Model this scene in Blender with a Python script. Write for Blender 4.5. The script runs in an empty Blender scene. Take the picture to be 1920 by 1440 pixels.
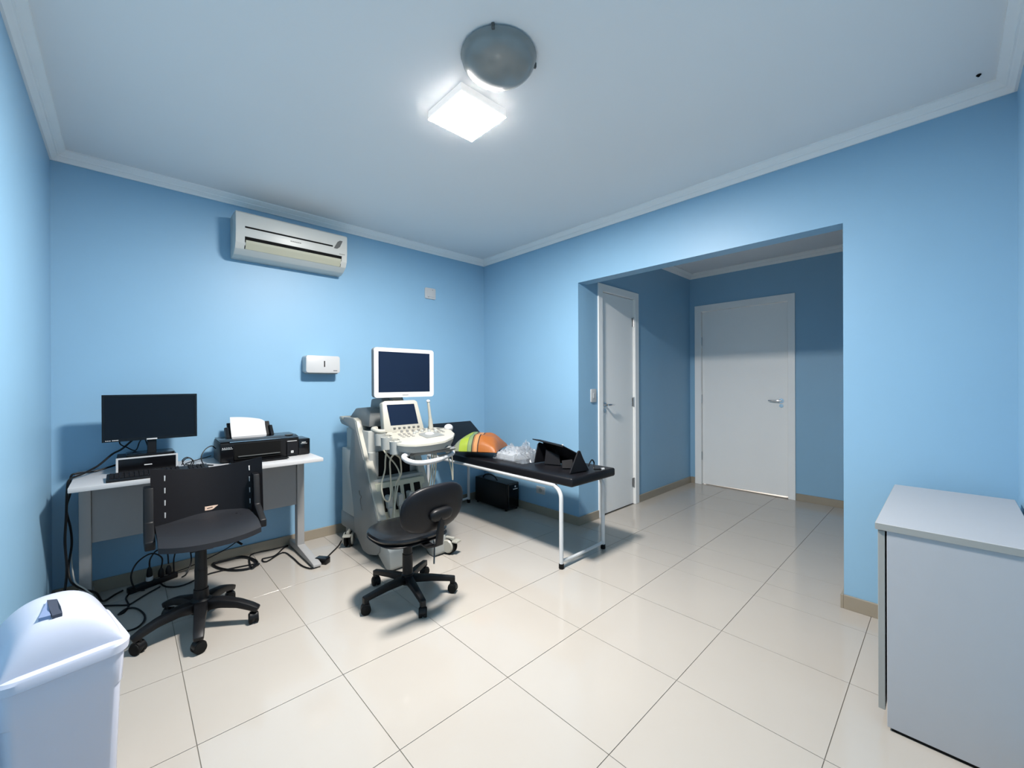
import bpy, bmesh, math, random
from mathutils import Vector, Matrix
random.seed(7)
S = bpy.context.scene
COL = S.collection
PI = math.pi

# ------------------------------------------------------------------ camera
F0 = 770.307                       # focal length in pixels of a 1920-wide frame
YAW, PITCH, ROLL = 0.7556, -0.0014, -0.0041
CAM = Vector((-0.176, -2.28165, 1.24595))
fwd = Vector((math.sin(YAW)*math.cos(PITCH), math.cos(YAW)*math.cos(PITCH), math.sin(PITCH)))
r0 = Vector((math.cos(YAW), -math.sin(YAW), 0)); u0 = r0.cross(fwd)
rgt = math.cos(ROLL)*r0 + math.sin(ROLL)*u0
upv = -math.sin(ROLL)*r0 + math.cos(ROLL)*u0
cd = bpy.data.cameras.new('camera'); cam = bpy.data.objects.new('camera', cd); COL.objects.link(cam)
cd.sensor_width = 36; cd.lens = 36*F0/1920; cd.clip_start = .02
m3 = Matrix((rgt, upv, -fwd)).transposed()
cam.matrix_world = Matrix.Translation(CAM) @ m3.to_4x4()
S.camera = cam
# ------------------------------------------------------------------ world / exposure
w = bpy.data.worlds.new('world'); S.world = w; w.use_nodes = True
w.node_tree.nodes['Background'].inputs[0].default_value = (.5, .6, .7, 1)
w.node_tree.nodes['Background'].inputs[1].default_value = .02
S.view_settings.view_transform = 'Standard'; S.view_settings.look = 'None'
S.view_settings.gamma = 1; S.view_settings.use_curve_mapping = False
S.view_settings.exposure = 0.0
LAMP_STRENGTH = 575.0

# pixel (of the 1920x1440 photo) -> point on a known surface
def ray(x, y): return fwd*F0 + rgt*(x-960) - upv*(y-720)
def on_z(x, y, z=0.0): d = ray(x, y); return CAM + d*((z-CAM.z)/d.z)
def on_x(x, y, X): d = ray(x, y); return CAM + d*((X-CAM.x)/d.x)
def on_y(x, y, Y): d = ray(x, y); return CAM + d*((Y-CAM.y)/d.y)

# room numbers
XW, YW, XL, YN, ZC, ZT = 2.712, 1.232, -.4833, -2.495, 2.534, 2.59
OL, OR, OZ = -.064, -1.885, 2.124          # opening in the right wall
XT, XF = 2.832, 4.98                        # back of that wall, far wall of the alcove

# ------------------------------------------------------------------ materials
def mat(name, col, rough=.5, metal=0., spec=.5, noise=0., nscale=8., bump=0., bscale=200., coat=0., trans=0., alpha=1., emit=None, estr=0., rvar=0.):
    m = bpy.data.materials.new(name); m.use_nodes = True
    nt = m.node_tree; b = nt.nodes['Principled BSDF']
    c = (col[0], col[1], col[2], 1)
    b.inputs['Base Color'].default_value = c
    b.inputs['Roughness'].default_value = rough
    b.inputs['Metallic'].default_value = metal
    b.inputs['Specular IOR Level'].default_value = spec
    b.inputs['Coat Weight'].default_value = coat
    b.inputs['Transmission Weight'].default_value = trans
    b.inputs['Alpha'].default_value = alpha
    tc = nt.nodes.new('ShaderNodeTexCoord')
    if noise or rvar:
        n = nt.nodes.new('ShaderNodeTexNoise'); n.inputs['Scale'].default_value = nscale; n.inputs['Detail'].default_value = 4
        nt.links.new(tc.outputs['Object'], n.inputs['Vector'])
        if noise:
            mx = nt.nodes.new('ShaderNodeMix'); mx.data_type = 'RGBA'
            mx.inputs[6].default_value = tuple(max(0, v*(1-noise)) for v in col)+(1,)
            mx.inputs[7].default_value = tuple(min(1, v*(1+noise)) for v in col)+(1,)
            nt.links.new(n.outputs['Fac'], mx.inputs[0]); nt.links.new(mx.outputs[2], b.inputs['Base Color'])
        if rvar:
            mr = nt.nodes.new('ShaderNodeMapRange'); mr.inputs[3].default_value = rough-rvar; mr.inputs[4].default_value = rough+rvar
            nt.links.new(n.outputs['Fac'], mr.inputs[0]); nt.links.new(mr.outputs[0], b.inputs['Roughness'])
    if bump:
        n2 = nt.nodes.new('ShaderNodeTexNoise'); n2.inputs['Scale'].default_value = bscale; n2.inputs['Detail'].default_value = 3
        nt.links.new(tc.outputs['Object'], n2.inputs['Vector'])
        bp = nt.nodes.new('ShaderNodeBump'); bp.inputs['Strength'].default_value = bump; bp.inputs['Distance'].default_value = .004
        nt.links.new(n2.outputs['Fac'], bp.inputs['Height']); nt.links.new(bp.outputs[0], b.inputs['Normal'])
    if emit:
        b.inputs['Emission Color'].default_value = emit+(1,); b.inputs['Emission Strength'].default_value = estr
    return m
M = {}
M['wall'] = mat('blue_wall_paint', (.245, .435, .605), .46, spec=.42, noise=.04, nscale=2.5, bump=.12, bscale=9)
M['ceil'] = mat('ceiling_paint', (.80, .80, .80), .8, noise=.02, nscale=1.5)
M['crown'] = mat('crown_plaster', (.86, .86, .85), .7, noise=.03, nscale=6)
M['tile'] = mat('polished_tile', (.428, .392, .350), .11, spec=.5, noise=.035, nscale=3.0, rvar=.03)
M['grout'] = mat('grout', (0.182, 0.164, 0.140), .9, noise=.15, nscale=12)
M['base'] = mat('baseboard_tile', (0.300, 0.258, 0.198), .3, noise=.06, nscale=8)
M['door'] = mat('door_lacquer', (.87, .87, .86), .42, noise=.02, nscale=3)
M['frame'] = mat('door_frame_lacquer', (.87, .87, .86), .35, noise=.02)
M['chrome'] = mat('chrome', (.75, .75, .76), .15, metal=1)
M['steel'] = mat('brushed_steel', (.5, .5, .5), .35, metal=1)
M['bplastic'] = mat('black_plastic', (.005, .005, .006), .45, spec=.3, noise=.2, nscale=40)
M['bgloss'] = mat('black_gloss_plastic', (.004, .004, .005), .16, spec=.35, noise=.1)
M['bmatte'] = mat('black_matte_plastic', (.006, .006, .008), .6, spec=.2, bump=.1, bscale=400)
M['vinyl'] = mat('black_vinyl', (.006, .006, .008), .4, spec=.28, bump=.15, bscale=260)
M['vinyl2'] = mat('black_vinyl_glossy', (.006, .006, .007), .27, spec=.4, bump=.08, bscale=200)
M['seatgrey'] = mat('charcoal_fabric', (.016, .017, .021), .55, spec=.3, bump=.2, bscale=500)
M['rubber'] = mat('rubber', (.005, .005, .005), .7, spec=.2, noise=.1)
M['cable'] = mat('black_cable', (.005, .005, .006), .45, spec=.3, noise=.1)
M['wcable'] = mat('white_cable', (0.504, 0.497, 0.462), .5, noise=.03)
M['screen'] = mat('dark_screen', (.004, .006, .010), .22, spec=.22, noise=.1, nscale=2)
M['uscreen'] = mat('ultrasound_screen', (.006, .012, .028), .25, spec=.22, noise=.1, nscale=2)
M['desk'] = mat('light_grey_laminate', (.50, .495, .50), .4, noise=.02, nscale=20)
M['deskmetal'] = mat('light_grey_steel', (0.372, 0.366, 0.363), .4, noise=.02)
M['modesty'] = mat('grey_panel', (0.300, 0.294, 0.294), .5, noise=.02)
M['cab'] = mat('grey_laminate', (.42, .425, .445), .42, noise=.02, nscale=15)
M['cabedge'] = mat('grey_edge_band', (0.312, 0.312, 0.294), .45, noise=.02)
M['wplastic'] = mat('white_plastic', (.50, .505, .51), .35, noise=.015)
M['bin'] = mat('white_bin_plastic', (.56, .58, .68), .3, noise=.015)
M['binshade'] = mat('shaded_bin_plastic', (.22, .28, .45), .4, noise=.05)  # shaded side of the lid recess, shade put into the colour
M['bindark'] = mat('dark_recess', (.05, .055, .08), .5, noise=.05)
M['acw'] = mat('aircon_plastic', (0.577, 0.570, 0.533), .35, noise=.015)
M['acy'] = mat('aged_plastic', (0.459, 0.444, 0.340), .4, noise=.04)
M['dark'] = mat('dark_gap', (.006, .006, .006), .7, spec=.1, noise=.05)
M['usw'] = mat('machine_cream', (.365, .352, .305), .4, noise=.015)
M['usg'] = mat('machine_grey', (0.180, 0.188, 0.185), .5, noise=.02)
M['usl'] = mat('machine_light_grey', (0.319, 0.328, 0.313), .5, noise=.02)
M['usd'] = mat('machine_dark_grey', (0.084, 0.087, 0.084), .5, noise=.03)
M['key'] = mat('key_grey', (.18, .18, .17), .5, noise=.03)
M['usc'] = mat('cream_cable', (0.449, 0.428, 0.340), .5, noise=.02)
M['wmetal'] = mat('white_enamel', (0.622, 0.629, 0.636), .28, noise=.01)
M['paper'] = mat('white_paper', (0.663, 0.663, 0.671), .8, noise=.01)
M['sticker'] = mat('sticker', (.78, .55, .42), .6, noise=.05)
M['mark'] = mat('printed_mark', (0.600, 0.600, 0.600), .6, noise=.02)
M['markd'] = mat('printed_mark_dark', (.10, .10, .10), .6, noise=.02)
M['glassdome'] = mat('satin_glass', (0.240, 0.246, 0.234), .22, spec=.6, noise=.03, nscale=4)
M['film'] = mat('plastic_film', (.55, .60, .66), .12, spec=.8, trans=.55, alpha=.5, bump=.3, bscale=30)
M['ledge'] = mat('led_panel_edge', (.9, .9, .9), .5, emit=(1.0, .958, .905), estr=13.0)
M['lside'] = mat('led_panel_side', (.6, .6, .6), .5, emit=(1.0, .958, .905), estr=.55)
M['led'] = mat('led_diffuser', (.9, .9, .9), .5, emit=(1.0, .958, .905), estr=LAMP_STRENGTH)

def pillow_mat():
    m = bpy.data.materials.new('striped_satin'); m.use_nodes = True
    nt = m.node_tree; b = nt.nodes['Principled BSDF']; b.inputs['Roughness'].default_value = .42
    tc = nt.nodes.new('ShaderNodeTexCoord'); sp = nt.nodes.new('ShaderNodeSeparateXYZ')
    nt.links.new(tc.outputs['Generated'], sp.inputs[0])
    cr = nt.nodes.new('ShaderNodeValToRGB'); cr.color_ramp.interpolation = 'CONSTANT'
    st = [(0, (.34, .105, .018)), (.38, (.34, .105, .018)), (.40, (.03, .015, .008)), (.425, (.50, .23, .09)), (.50, (.28, .13, .05)), (.53, (.02, .02, .015)), (.55, (.17, .24, .11)),
          (.62, (.10, .15, .07)), (.635, (.27, .36, .03)), (.81, (.19, .21, .15)), (.91, (.03, .03, .03)), (.925, (.42, .34, .50))]
    e = cr.color_ramp.elements
    e[0].position = 0; e[0].color = st[0][1]+(1,)
    e[1].position = st[1][0]; e[1].color = st[1][1]+(1,)
    for p, c in st[2:]:
        k = e.new(p); k.color = c+(1,)
    nt.links.new(sp.outputs['Y'], cr.inputs[0]); nt.links.new(cr.outputs[0], b.inputs['Base Color'])
    n = nt.nodes.new('ShaderNodeTexNoise'); n.inputs['Scale'].default_value = 14
    nt.links.new(tc.outputs['Object'], n.inputs['Vector'])
    bp = nt.nodes.new('ShaderNodeBump'); bp.inputs['Strength'].default_value = .35; bp.inputs['Distance'].default_value = .01
    nt.links.new(n.outputs['Fac'], bp.inputs['Height']); nt.links.new(bp.outputs[0], b.inputs['Normal'])
    return m
M['pillow'] = pillow_mat()

# ------------------------------------------------------------------ mesh helpers
def B(): return bmesh.new()
def merge(bm, t, X=None):
    if X is not None: bmesh.ops.transform(t, matrix=X, verts=t.verts)
    me = bpy.data.meshes.new('tmp'); t.to_mesh(me); t.free(); bm.from_mesh(me); bpy.data.meshes.remove(me)
    return bm
def bevel(t, r, seg=2):
    if r > 0: bmesh.ops.bevel(t, geom=list(t.edges), offset=r, segments=seg, affect='EDGES', profile=.5, clamp_overlap=True)
def box(bm, x0, x1, y0, y1, z0, z1, bev=0., seg=2, X=None):
    t = B(); bmesh.ops.create_cube(t, size=1)
    bmesh.ops.transform(t, matrix=Matrix.Translation(((x0+x1)/2, (y0+y1)/2, (z0+z1)/2)) @ Matrix.Diagonal((x1-x0, y1-y0, z1-z0, 1)), verts=t.verts)
    bevel(t, bev, seg); return merge(bm, t, X)
def prism(bm, pts, axis, a, b, bev=0., seg=2, X=None):
    t = B()
    f = {'x': lambda p, h: (h, p[0], p[1]), 'y': lambda p, h: (p[0], h, p[1]), 'z': lambda p, h: (p[0], p[1], h)}[axis]
    v0 = [t.verts.new(f(p, a)) for p in pts]; v1 = [t.verts.new(f(p, b)) for p in pts]; n = len(pts)
    t.faces.new(v0); t.faces.new(list(reversed(v1)))
    for i in range(n): t.faces.new((v0[i], v1[i], v1[(i+1) % n], v0[(i+1) % n]))
    bmesh.ops.recalc_face_normals(t, faces=t.faces)
    bevel(t, bev, seg); return merge(bm, t, X)
def lathe(bm, prof, n=24, X=None):
    t = B(); rings = []
    for r, z in prof:
        if r < 1e-6: rings.append([t.verts.new((0, 0, z))])
        else: rings.append([t.verts.new((r*math.cos(2*PI*i/n), r*math.sin(2*PI*i/n), z)) for i in range(n)])
    for a, b in zip(rings, rings[1:]):
        for i in range(n):
            j = (i+1) % n
            if len(a) == 1 and len(b) == 1: continue
            if len(a) == 1: t.faces.new((a[0], b[i], b[j]))
            elif len(b) == 1: t.faces.new((a[i], b[0], a[j]))
            else: t.faces.new((a[i], b[i], b[j], a[j]))
    for rg in (rings[0], rings[-1]):
        if len(rg) > 2: t.faces.new(rg)
    bmesh.ops.recalc_face_normals(t, faces=t.faces); return merge(bm, t, X)
def smooth_path(pts, k=6, closed=False):
    P = [Vector(p) for p in pts]; n = len(P); out = []
    if n < 3 or k < 2: return P
    rng = range(n) if closed else range(n-1)
    for i in rng:
        g = lambda j: P[j % n] if closed else P[max(0, min(n-1, j))]
        p0, p1, p2, p3 = g(i-1), g(i), g(i+1), g(i+2)
        for s in range(k):
            t = s/k
            out.append(.5*((2*p1)+(p2-p0)*t+(2*p0-5*p1+4*p2-p3)*t*t+(3*p1-p0-3*p2+p3)*t**3))
    if not closed: out.append(P[-1])
    return out
def tube(bm, pts, r, n=8, k=6, closed=False, rs=None):
    P = smooth_path(pts, k, closed); N = len(P); t = B(); rings = []
    nrm = None
    for i in range(N):
        if closed: tg = (P[(i+1) % N]-P[i-1]).normalized()
        else: tg = (P[min(N-1, i+1)]-P[max(0, i-1)]).normalized()
        if nrm is None:
            nrm = tg.orthogonal().normalized()
        else:
            nrm = (nrm-tg*nrm.dot(tg))
            nrm = nrm.normalized() if nrm.length > 1e-6 else tg.orthogonal().normalized()
        bn = tg.cross(nrm)
        rr = r if rs is None else rs[0]+(rs[1]-rs[0])*i/(N-1)
        rings.append([t.verts.new(P[i]+nrm*(rr*math.cos(2*PI*j/n))+bn*(rr*math.sin(2*PI*j/n))) for j in range(n)])
    for i in range(N if closed else N-1):
        a, b = rings[i], rings[(i+1) % N]
        for j in range(n): t.faces.new((a[j], a[(j+1) % n], b[(j+1) % n], b[j]))
    if not closed: t.faces.new(rings[0]); t.faces.new(rings[-1])
    bmesh.ops.recalc_face_normals(t, faces=t.faces); return merge(bm, t)
def sweep_rect(bm, pts, ws, hs, bev=0., X=None):
    P = [Vector(p) for p in pts]; t = B(); rings = []
    for i, p in enumerate(P):
        tg = (P[min(len(P)-1, i+1)]-P[max(0, i-1)]).normalized()
        sd = tg.cross(Vector((0, 0, 1))).normalized(); up = sd.cross(tg)
        w_, h_ = ws[i]/2, hs[i]/2
        rings.append([t.verts.new(p+sd*a*w_+up*b*h_) for a, b in ((-1, -1), (1, -1), (1, 1), (-1, 1))])
    for a, b in zip(rings, rings[1:]):
        for j in range(4): t.faces.new((a[j], a[(j+1) % 4], b[(j+1) % 4], b[j]))
    t.faces.new(rings[0]); t.faces.new(rings[-1])
    bmesh.ops.recalc_face_normals(t, faces=t.faces); bevel(t, bev, 2); return merge(bm, t, X)
def ellip(bm, c, rx, ry, rz, e=1., n=24, m=12, X=None):
    """superellipsoid: e<1 squarer"""
    t = B(); rows = []
    pw = lambda v: math.copysign(abs(v)**e, v)
    for i in range(m+1):
        ph = -PI/2+PI*i/m; cz, sz = pw(math.cos(ph)), pw(math.sin(ph))
        if i in (0, m): rows.append([t.verts.new((c[0], c[1], c[2]+rz*sz))])
        else: rows.append([t.verts.new((c[0]+rx*cz*pw(math.cos(2*PI*j/n)), c[1]+ry*cz*pw(math.sin(2*PI*j/n)), c[2]+rz*sz)) for j in range(n)])
    for a, b in zip(rows, rows[1:]):
        for j in range(n):
            k = (j+1) % n
            if len(a) == 1: t.faces.new((a[0], b[j], b[k]))
            elif len(b) == 1: t.faces.new((a[j], b[0], a[k]))
            else: t.faces.new((a[j], b[j], b[k], a[k]))
    bmesh.ops.recalc_face_normals(t, faces=t.faces); return merge(bm, t, X)
def cyl(bm, p0, p1, r, n=16, r1=None):
    p0, p1 = Vector(p0), Vector(p1); d = p1-p0
    X = Matrix.Translation(p0) @ d.to_track_quat('Z', 'Y').to_matrix().to_4x4()
    return lathe(bm, [(r, 0), (r if r1 is None else r1, d.length)], n, X)
def grid_solid(bm, fn, nu, nv, th):
    """sheet fn(u,v)->(point, normal) thickened by th"""
    t = B(); A = []; C = []
    for i in range(nu+1):
        ra, rb = [], []
        for j in range(nv+1):
            p, nn = fn(i/nu, j/nv); p = Vector(p); nn = Vector(nn).normalized()
            ra.append(t.verts.new(p+nn*th/2)); rb.append(t.verts.new(p-nn*th/2))
        A.append(ra); C.append(rb)
    for i in range(nu):
        for j in range(nv):
            t.faces.new((A[i][j], A[i+1][j], A[i+1][j+1], A[i][j+1])); t.faces.new((C[i][j], C[i][j+1], C[i+1][j+1], C[i+1][j]))
    for i in range(nu):
        for j in (0, nv): t.faces.new((A[i][j], A[i+1][j], C[i+1][j], C[i][j]))
    for j in range(nv):
        for i in (0, nu): t.faces.new((A[i][j], A[i][j+1], C[i][j+1], C[i][j]))
    bmesh.ops.recalc_face_normals(t, faces=t.faces); return merge(bm, t)
def rrect(x0, x1, y0, y1, r, n=5):
    out = []
    for cx, cy, a0 in ((x1-r, y1-r, 0), (x0+r, y1-r, PI/2), (x0+r, y0+r, PI), (x1-r, y0+r, 3*PI/2)):
        for i in range(n+1):
            a = a0+PI/2*i/n; out.append((cx+r*math.cos(a), cy+r*math.sin(a)))
    return out

# ------------------------------------------------------------------ scene-graph helpers
def wloc(o):
    v = Vector((0, 0, 0))
    while o is not None: v += o.location; o = o.parent
    return v
def obj(name, bm, m, parent=None, ang=35, world=True):
    """ONE mesh object. Geometry given in world coordinates (world=True) or in the parent's local frame."""
    if parent is not None:
        if world: bmesh.ops.translate(bm, vec=-wloc(parent), verts=bm.verts)
        loc = Vector((0, 0, 0))
    else:
        xs = [v.co for v in bm.verts]
        loc = Vector(((min(v.x for v in xs)+max(v.x for v in xs))/2, (min(v.y for v in xs)+max(v.y for v in xs))/2, min(v.z for v in xs)))
        bmesh.ops.translate(bm, vec=-loc, verts=bm.verts)
    me = bpy.data.meshes.new(name); bm.to_mesh(me); bm.free()
    me.materials.append(M[m])
    for p in me.polygons: p.use_smooth = True
    me.set_sharp_from_angle(angle=math.radians(ang))
    o = bpy.data.objects.new(name, me); COL.objects.link(o)
    o.location = loc; o.parent = parent
    return o
def thing(name, label, cat, loc=(0, 0, 0), rz=0., group=None):
    o = bpy.data.objects.new(name, None); COL.objects.link(o); o.empty_display_size = .05
    o.location = loc; o.rotation_euler = (0, 0, rz); return tag(o, label, cat, group)
def tag(o, label, cat, group=None):
    o['label'] = label; o['category'] = cat
    if group: o['group'] = group
    return o
def struct(name, bm, m, label=None, parent=None):
    o = obj(name, bm, m, parent); 
    if parent is None: o['kind'] = 'structure'
    if label: o['label'] = label
    return o
def share(name, src, parent, loc=(0, 0, 0), rot=None):
    o = bpy.data.objects.new(name, src.data); COL.objects.link(o); o.parent = parent; o.location = loc
    if rot: o.rotation_euler = rot
    return o

# ================================================================== ROOM SHELL
b = B(); box(b, XL-.12, XF+.9, YN-.12, YW+.12, -.12, -.0022)
floor = struct('floor', b, 'grout', 'glossy beige square floor tiles with thin grout lines')
TS, GAP = .5, .0028
tile_src = None
def tile(x0, x1, y0, y1):
    global tile_src
    full = abs(x1-x0-TS) < 1e-4 and abs(y1-y0-TS) < 1e-4
    cx, cy = (x0+x1)/2, (y0+y1)/2
    base = Vector((cx, cy, 0))-wloc(floor)
    dz = random.uniform(-.0003, .0003)
    if full and tile_src:
        o = share('tile', tile_src, floor, base+Vector((0, 0, dz))); return
    t = B(); hx, hy = (x1-x0)/2-GAP/2, (y1-y0)/2-GAP/2
    pts = [(-hx, -hy), (hx, -hy), (hx, hy), (-hx, hy)]; e = .0001
    v0 = [t.verts.new((p[0], p[1], -.003)) for p in pts]; v1 = [t.verts.new((p[0], p[1], -e)) for p in pts]
    v2 = [t.verts.new((p[0]-math.copysign(e, p[0]), p[1]-math.copysign(e, p[1]), 0)) for p in pts]
    for a, c in ((v0, v1), (v1, v2)):
        for i in range(4): t.faces.new((a[i], a[(i+1) % 4], c[(i+1) % 4], c[i]))
    t.faces.new(v2)
    o = obj('tile', t, 'tile', floor, world=False); o.location = base
    if full: tile_src = o
def tile_region(X0, X1, Y0, Y1):
    i = math.floor(X0/TS)
    while i*TS < X1-1e-6:
        j = math.floor(Y0/TS)
        while j*TS < Y1-1e-6:
            a, c = max(X0, i*TS), min(X1, (i+1)*TS); d, e = max(Y0, j*TS), min(Y1, (j+1)*TS)
            if c-a > .012 and e-d > .012: tile(a, c, d, e)
            j += 1
        i += 1
tile_region(XL, XW, YN, YW)
tile_region(XW, XF+.12, OR, OL)

b = B(); box(b, XL-.12, XF+.12, YN-.12, YW+.12, ZT, ZT+.1)
struct('ceiling', b, 'ceil', 'plain grey white painted ceiling')
b = B(); box(b, XL-.12, XW+.12, YW, YW+.12, 0, ZT); struct('wall_back', b, 'wall', 'light blue wall behind the desk and the ultrasound machine')
b = B(); box(b, XL-.12, XL, YN-.12, YW, 0, ZT); struct('wall_left', b, 'wall', 'light blue wall beside the white bin')
b = B(); box(b, XL, XF+.12, YN-.12, YN, 0, ZT); struct('wall_near', b, 'wall', 'light blue wall behind the grey cabinet')
b = B(); prism(b, [(YN, 0), (OR, 0), (OR, OZ), (OL, OZ), (OL, 0), (YW, 0), (YW, ZT), (YN, ZT)], 'x', XW, XT)
struct('wall_right', b, 'wall', 'light blue wall with the wide opening to the alcove')
D1 = (3.055, 3.655, 2.118)       # door_1 opening x0,x1,top
b = B(); prism(b, [(XT, 0), (D1[0], 0), (D1[0], D1[2]), (D1[1], D1[2]), (D1[1], 0), (XF+.12, 0), (XF+.12, ZT), (XT, ZT)], 'y', OL, OL+.12)
struct('wall_alcove_left', b, 'wall', 'blue alcove wall holding the narrow door')
D2 = (-1.122, -.192, 2.128)      # door_2 opening y0,y1,top
b = B(); prism(b, [(OR-.12, 0), (D2[0], 0), (D2[0], D2[2]), (D2[1], D2[2]), (D2[1], 0), (OL, 0), (OL, ZT), (OR-.12, ZT)], 'x', XF, XF+.12)
struct('wall_alcove_far', b, 'wall', 'blue alcove end wall holding the wide door')
b = B(); box(b, XT, XF, OR-.12, OR, 0, ZT); struct('wall_alcove_right', b, 'wall', 'blue alcove side wall hidden by the opening edge')

# crown moulding
CP = [(0, ZC), (.010, ZC), (.014, ZC+.006), (.024, ZC+.012), (.030, ZC+.020), (.036, ZC+.021), (.038, ZC+.028), (.052, ZC+.036), (.062, ZC+.046), (.066, ZC+.047), (.066, ZT), (0, ZT)]
ncrown = 0
def crown(p0, p1, nrm, c0=True, c1=True):
    global ncrown
    ncrown += 1
    p0, p1, nrm = Vector(p0+(0,)), Vector(p1+(0,)), Vector(nrm+(0,)); tg = (p1-p0).normalized()
    t = B(); A = [t.verts.new(p0+nrm*d+tg*(d if c0 else 0)+Vector((0, 0, z))) for d, z in CP]
    C = [t.verts.new(p1+nrm*d-tg*(d if c1 else 0)+Vector((0, 0, z))) for d, z in CP]
    n = len(CP)
    for i in range(n): t.faces.new((A[i], A[(i+1) % n], C[(i+1) % n], C[i]))
    t.faces.new(A); t.faces.new(C); bmesh.ops.recalc_face_normals(t, faces=t.faces)
    struct('trim_%d' % ncrown, t, 'crown', 'white stepped crown moulding')
crown((XL, YW), (XW, YW), (0, -1)); crown((XW, YW), (XW, YN), (-1, 0)); crown((XL, YN), (XL, YW), (1, 0)); crown((XW, YN), (XL, YN), (0, 1))
crown((XT, OL), (XF, OL), (0, -1)); crown((XF, OL), (XF, OR), (-1, 0)); crown((XF, OR), (XT, OR), (0, 1)); crown((XT, OR), (XT, OL), (1, 0))

# baseboards
BH, BT = .075, .014
def bb(name, x0, x1, y0, y1, par=None):
    t = B(); box(t, x0, x1, y0, y1, 0, BH, .0015, 1); return struct(name, t, 'base', 'beige ceramic baseboard')
bb('baseboard_back', XL, XW, YW-BT, YW); bb('baseboard_left', XL, XL+BT, YN, YW-BT)
bb('baseboard_near', XL+BT, XW, YN, YN+BT)
bb('baseboard_right', XW-BT, XW, OL, YW-BT); bb('baseboard_right_front', XW-BT, XW, YN+BT, OR)
bb('baseboard_opening', XW-BT, 2.995, OL-BT, OL); bb('baseboard_alcove_left', 3.72, XF-BT, OL-BT, OL)
bb('baseboard_alcove_far', XF-BT, XF, -.128, OL-BT); bb('baseboard_alcove_end', XF-BT, XF, OR, -1.18)
bb('baseboard_alcove_right', XW-BT, XF-BT, OR, OR+BT)

# ---- doors
def lever(par, P, out, side, name='handle'):
    """lever handle: P centre on the door face, out = outward unit vec, side = unit vec the lever points to"""
    P, out, side = Vector(P), Vector(out), Vector(side)
    t = B(); cyl(t, P, P+out*.008, .024, 20); cyl(t, P+out*.006, P+out*.045, .009, 12)
    tube(t, [P+out*.045-side*.004, P+out*.05+side*.03, P+out*.048+side*.075, P+out*.040+side*.115], .0095, 10, 6, rs=(.0105, .0075))
    h = obj(name, t, 'chrome', par)
    t = B(); Q = P-Vector((0, 0, .055)); cyl(t, Q, Q+out*.006, .020, 18); cyl(t, Q+out*.005, Q+out*.010, .009, 12)
    obj('keyhole_rose', t, 'chrome', par); return h
# door_1 (narrow, alcove left wall)
b = B(); prism(b, [(3.0, 0), (D1[0]+.012, 0), (D1[0]+.012, D1[2]-.012), (D1[1]-.012, D1[2]-.012), (D1[1]-.012, 0), (3.715, 0), (3.715, 2.172), (3.0, 2.172)], 'y', OL-.014, OL-.0005, .002, 1)
d1 = struct('door_1', b, 'frame', 'narrow white door in the alcove beside the examination couch')
b = B(); prism(b, [(D1[0]+.001, 0), (D1[0]+.014, 0), (D1[0]+.014, D1[2]-.015), (D1[1]-.014, D1[2]-.015), (D1[1]-.014, 0), (D1[1]-.001, 0), (D1[1]-.001, D1[2]-.001), (D1[0]+.001, D1[2]-.001)], 'y', OL, OL+.118)
obj('door_jamb', b, 'frame', d1)
b = B(); box(b, D1[0]+.017, D1[1]-.017, OL+.012, OL+.047, .008, D1[2]-.019, .0015, 1)
leaf = obj('door_leaf', b, 'door', d1)
lever(leaf, (3.125, OL+.012, 1.04), (0, -1, 0), (1, 0, 0))
for z in (.22, 1.05, 1.87):
    t = B(); cyl(t, (D1[1]-.014, OL+.002, z-.05), (D1[1]-.014, OL+.002, z+.05), .0075, 10); box(t, D1[1]-.04, D1[1]-.012, OL+.0105, OL+.0125, z-.045, z+.045)
    obj('hinge', t, 'steel', d1)
# door_2 (wide, alcove far wall)
b = B(); prism(b, [(-1.176, 0), (D2[0]+.012, 0), (D2[0]+.012, D2[2]-.012), (D2[1]-.012, D2[2]-.012), (D2[1]-.012, 0), (-.128, 0), (-.128, 2.19), (-1.176, 2.19)], 'x', XF-.014, XF-.0005, .002, 1)
d2 = struct('door_2', b, 'frame', 'wide white flush door at the end of the alcove')
b = B(); prism(b, [(D2[0]+.001, 0), (D2[0]+.014, 0), (D2[0]+.014, D2[2]-.015), (D2[1]-.014, D2[2]-.015), (D2[1]-.014, 0), (D2[1]-.001, 0), (D2[1]-.001, D2[2]-.001), (D2[0]+.001, D2[2]-.001)], 'x', XF, XF+.118)
obj('door_jamb', b, 'frame', d2)
b = B(); prism(b, [(D2[0]+.017, .022), (D2[1]-.017, .008), (D2[1]-.017, D2[2]-.019), (D2[0]+.017, D2[2]-.019)], 'x', XF+.012, XF+.047, .0015, 1)
leaf = obj('door_leaf', b, 'door', d2)
lever(leaf, (XF+.012, -1.045, 1.047), (-1, 0, 0), (0, 1, 0))
for z in (.35, 1.05, 1.75):
    t = B(); cyl(t, (XF+.002, D2[1]-.014, z-.05), (XF+.002, D2[1]-.014, z+.05), .0075, 10)
    obj('hinge', t, 'steel', d2)
# the lit corridor behind door_2 (its light leaks under the door)
ld = bpy.data.lights.new('corridor_lamp', 'POINT'); ld.energy = 220; ld.shadow_soft_size = .1
lo = bpy.data.objects.new('corridor_lamp', ld); COL.objects.link(lo); lo.location = (5.55, -1.25, 1.2)

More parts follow.
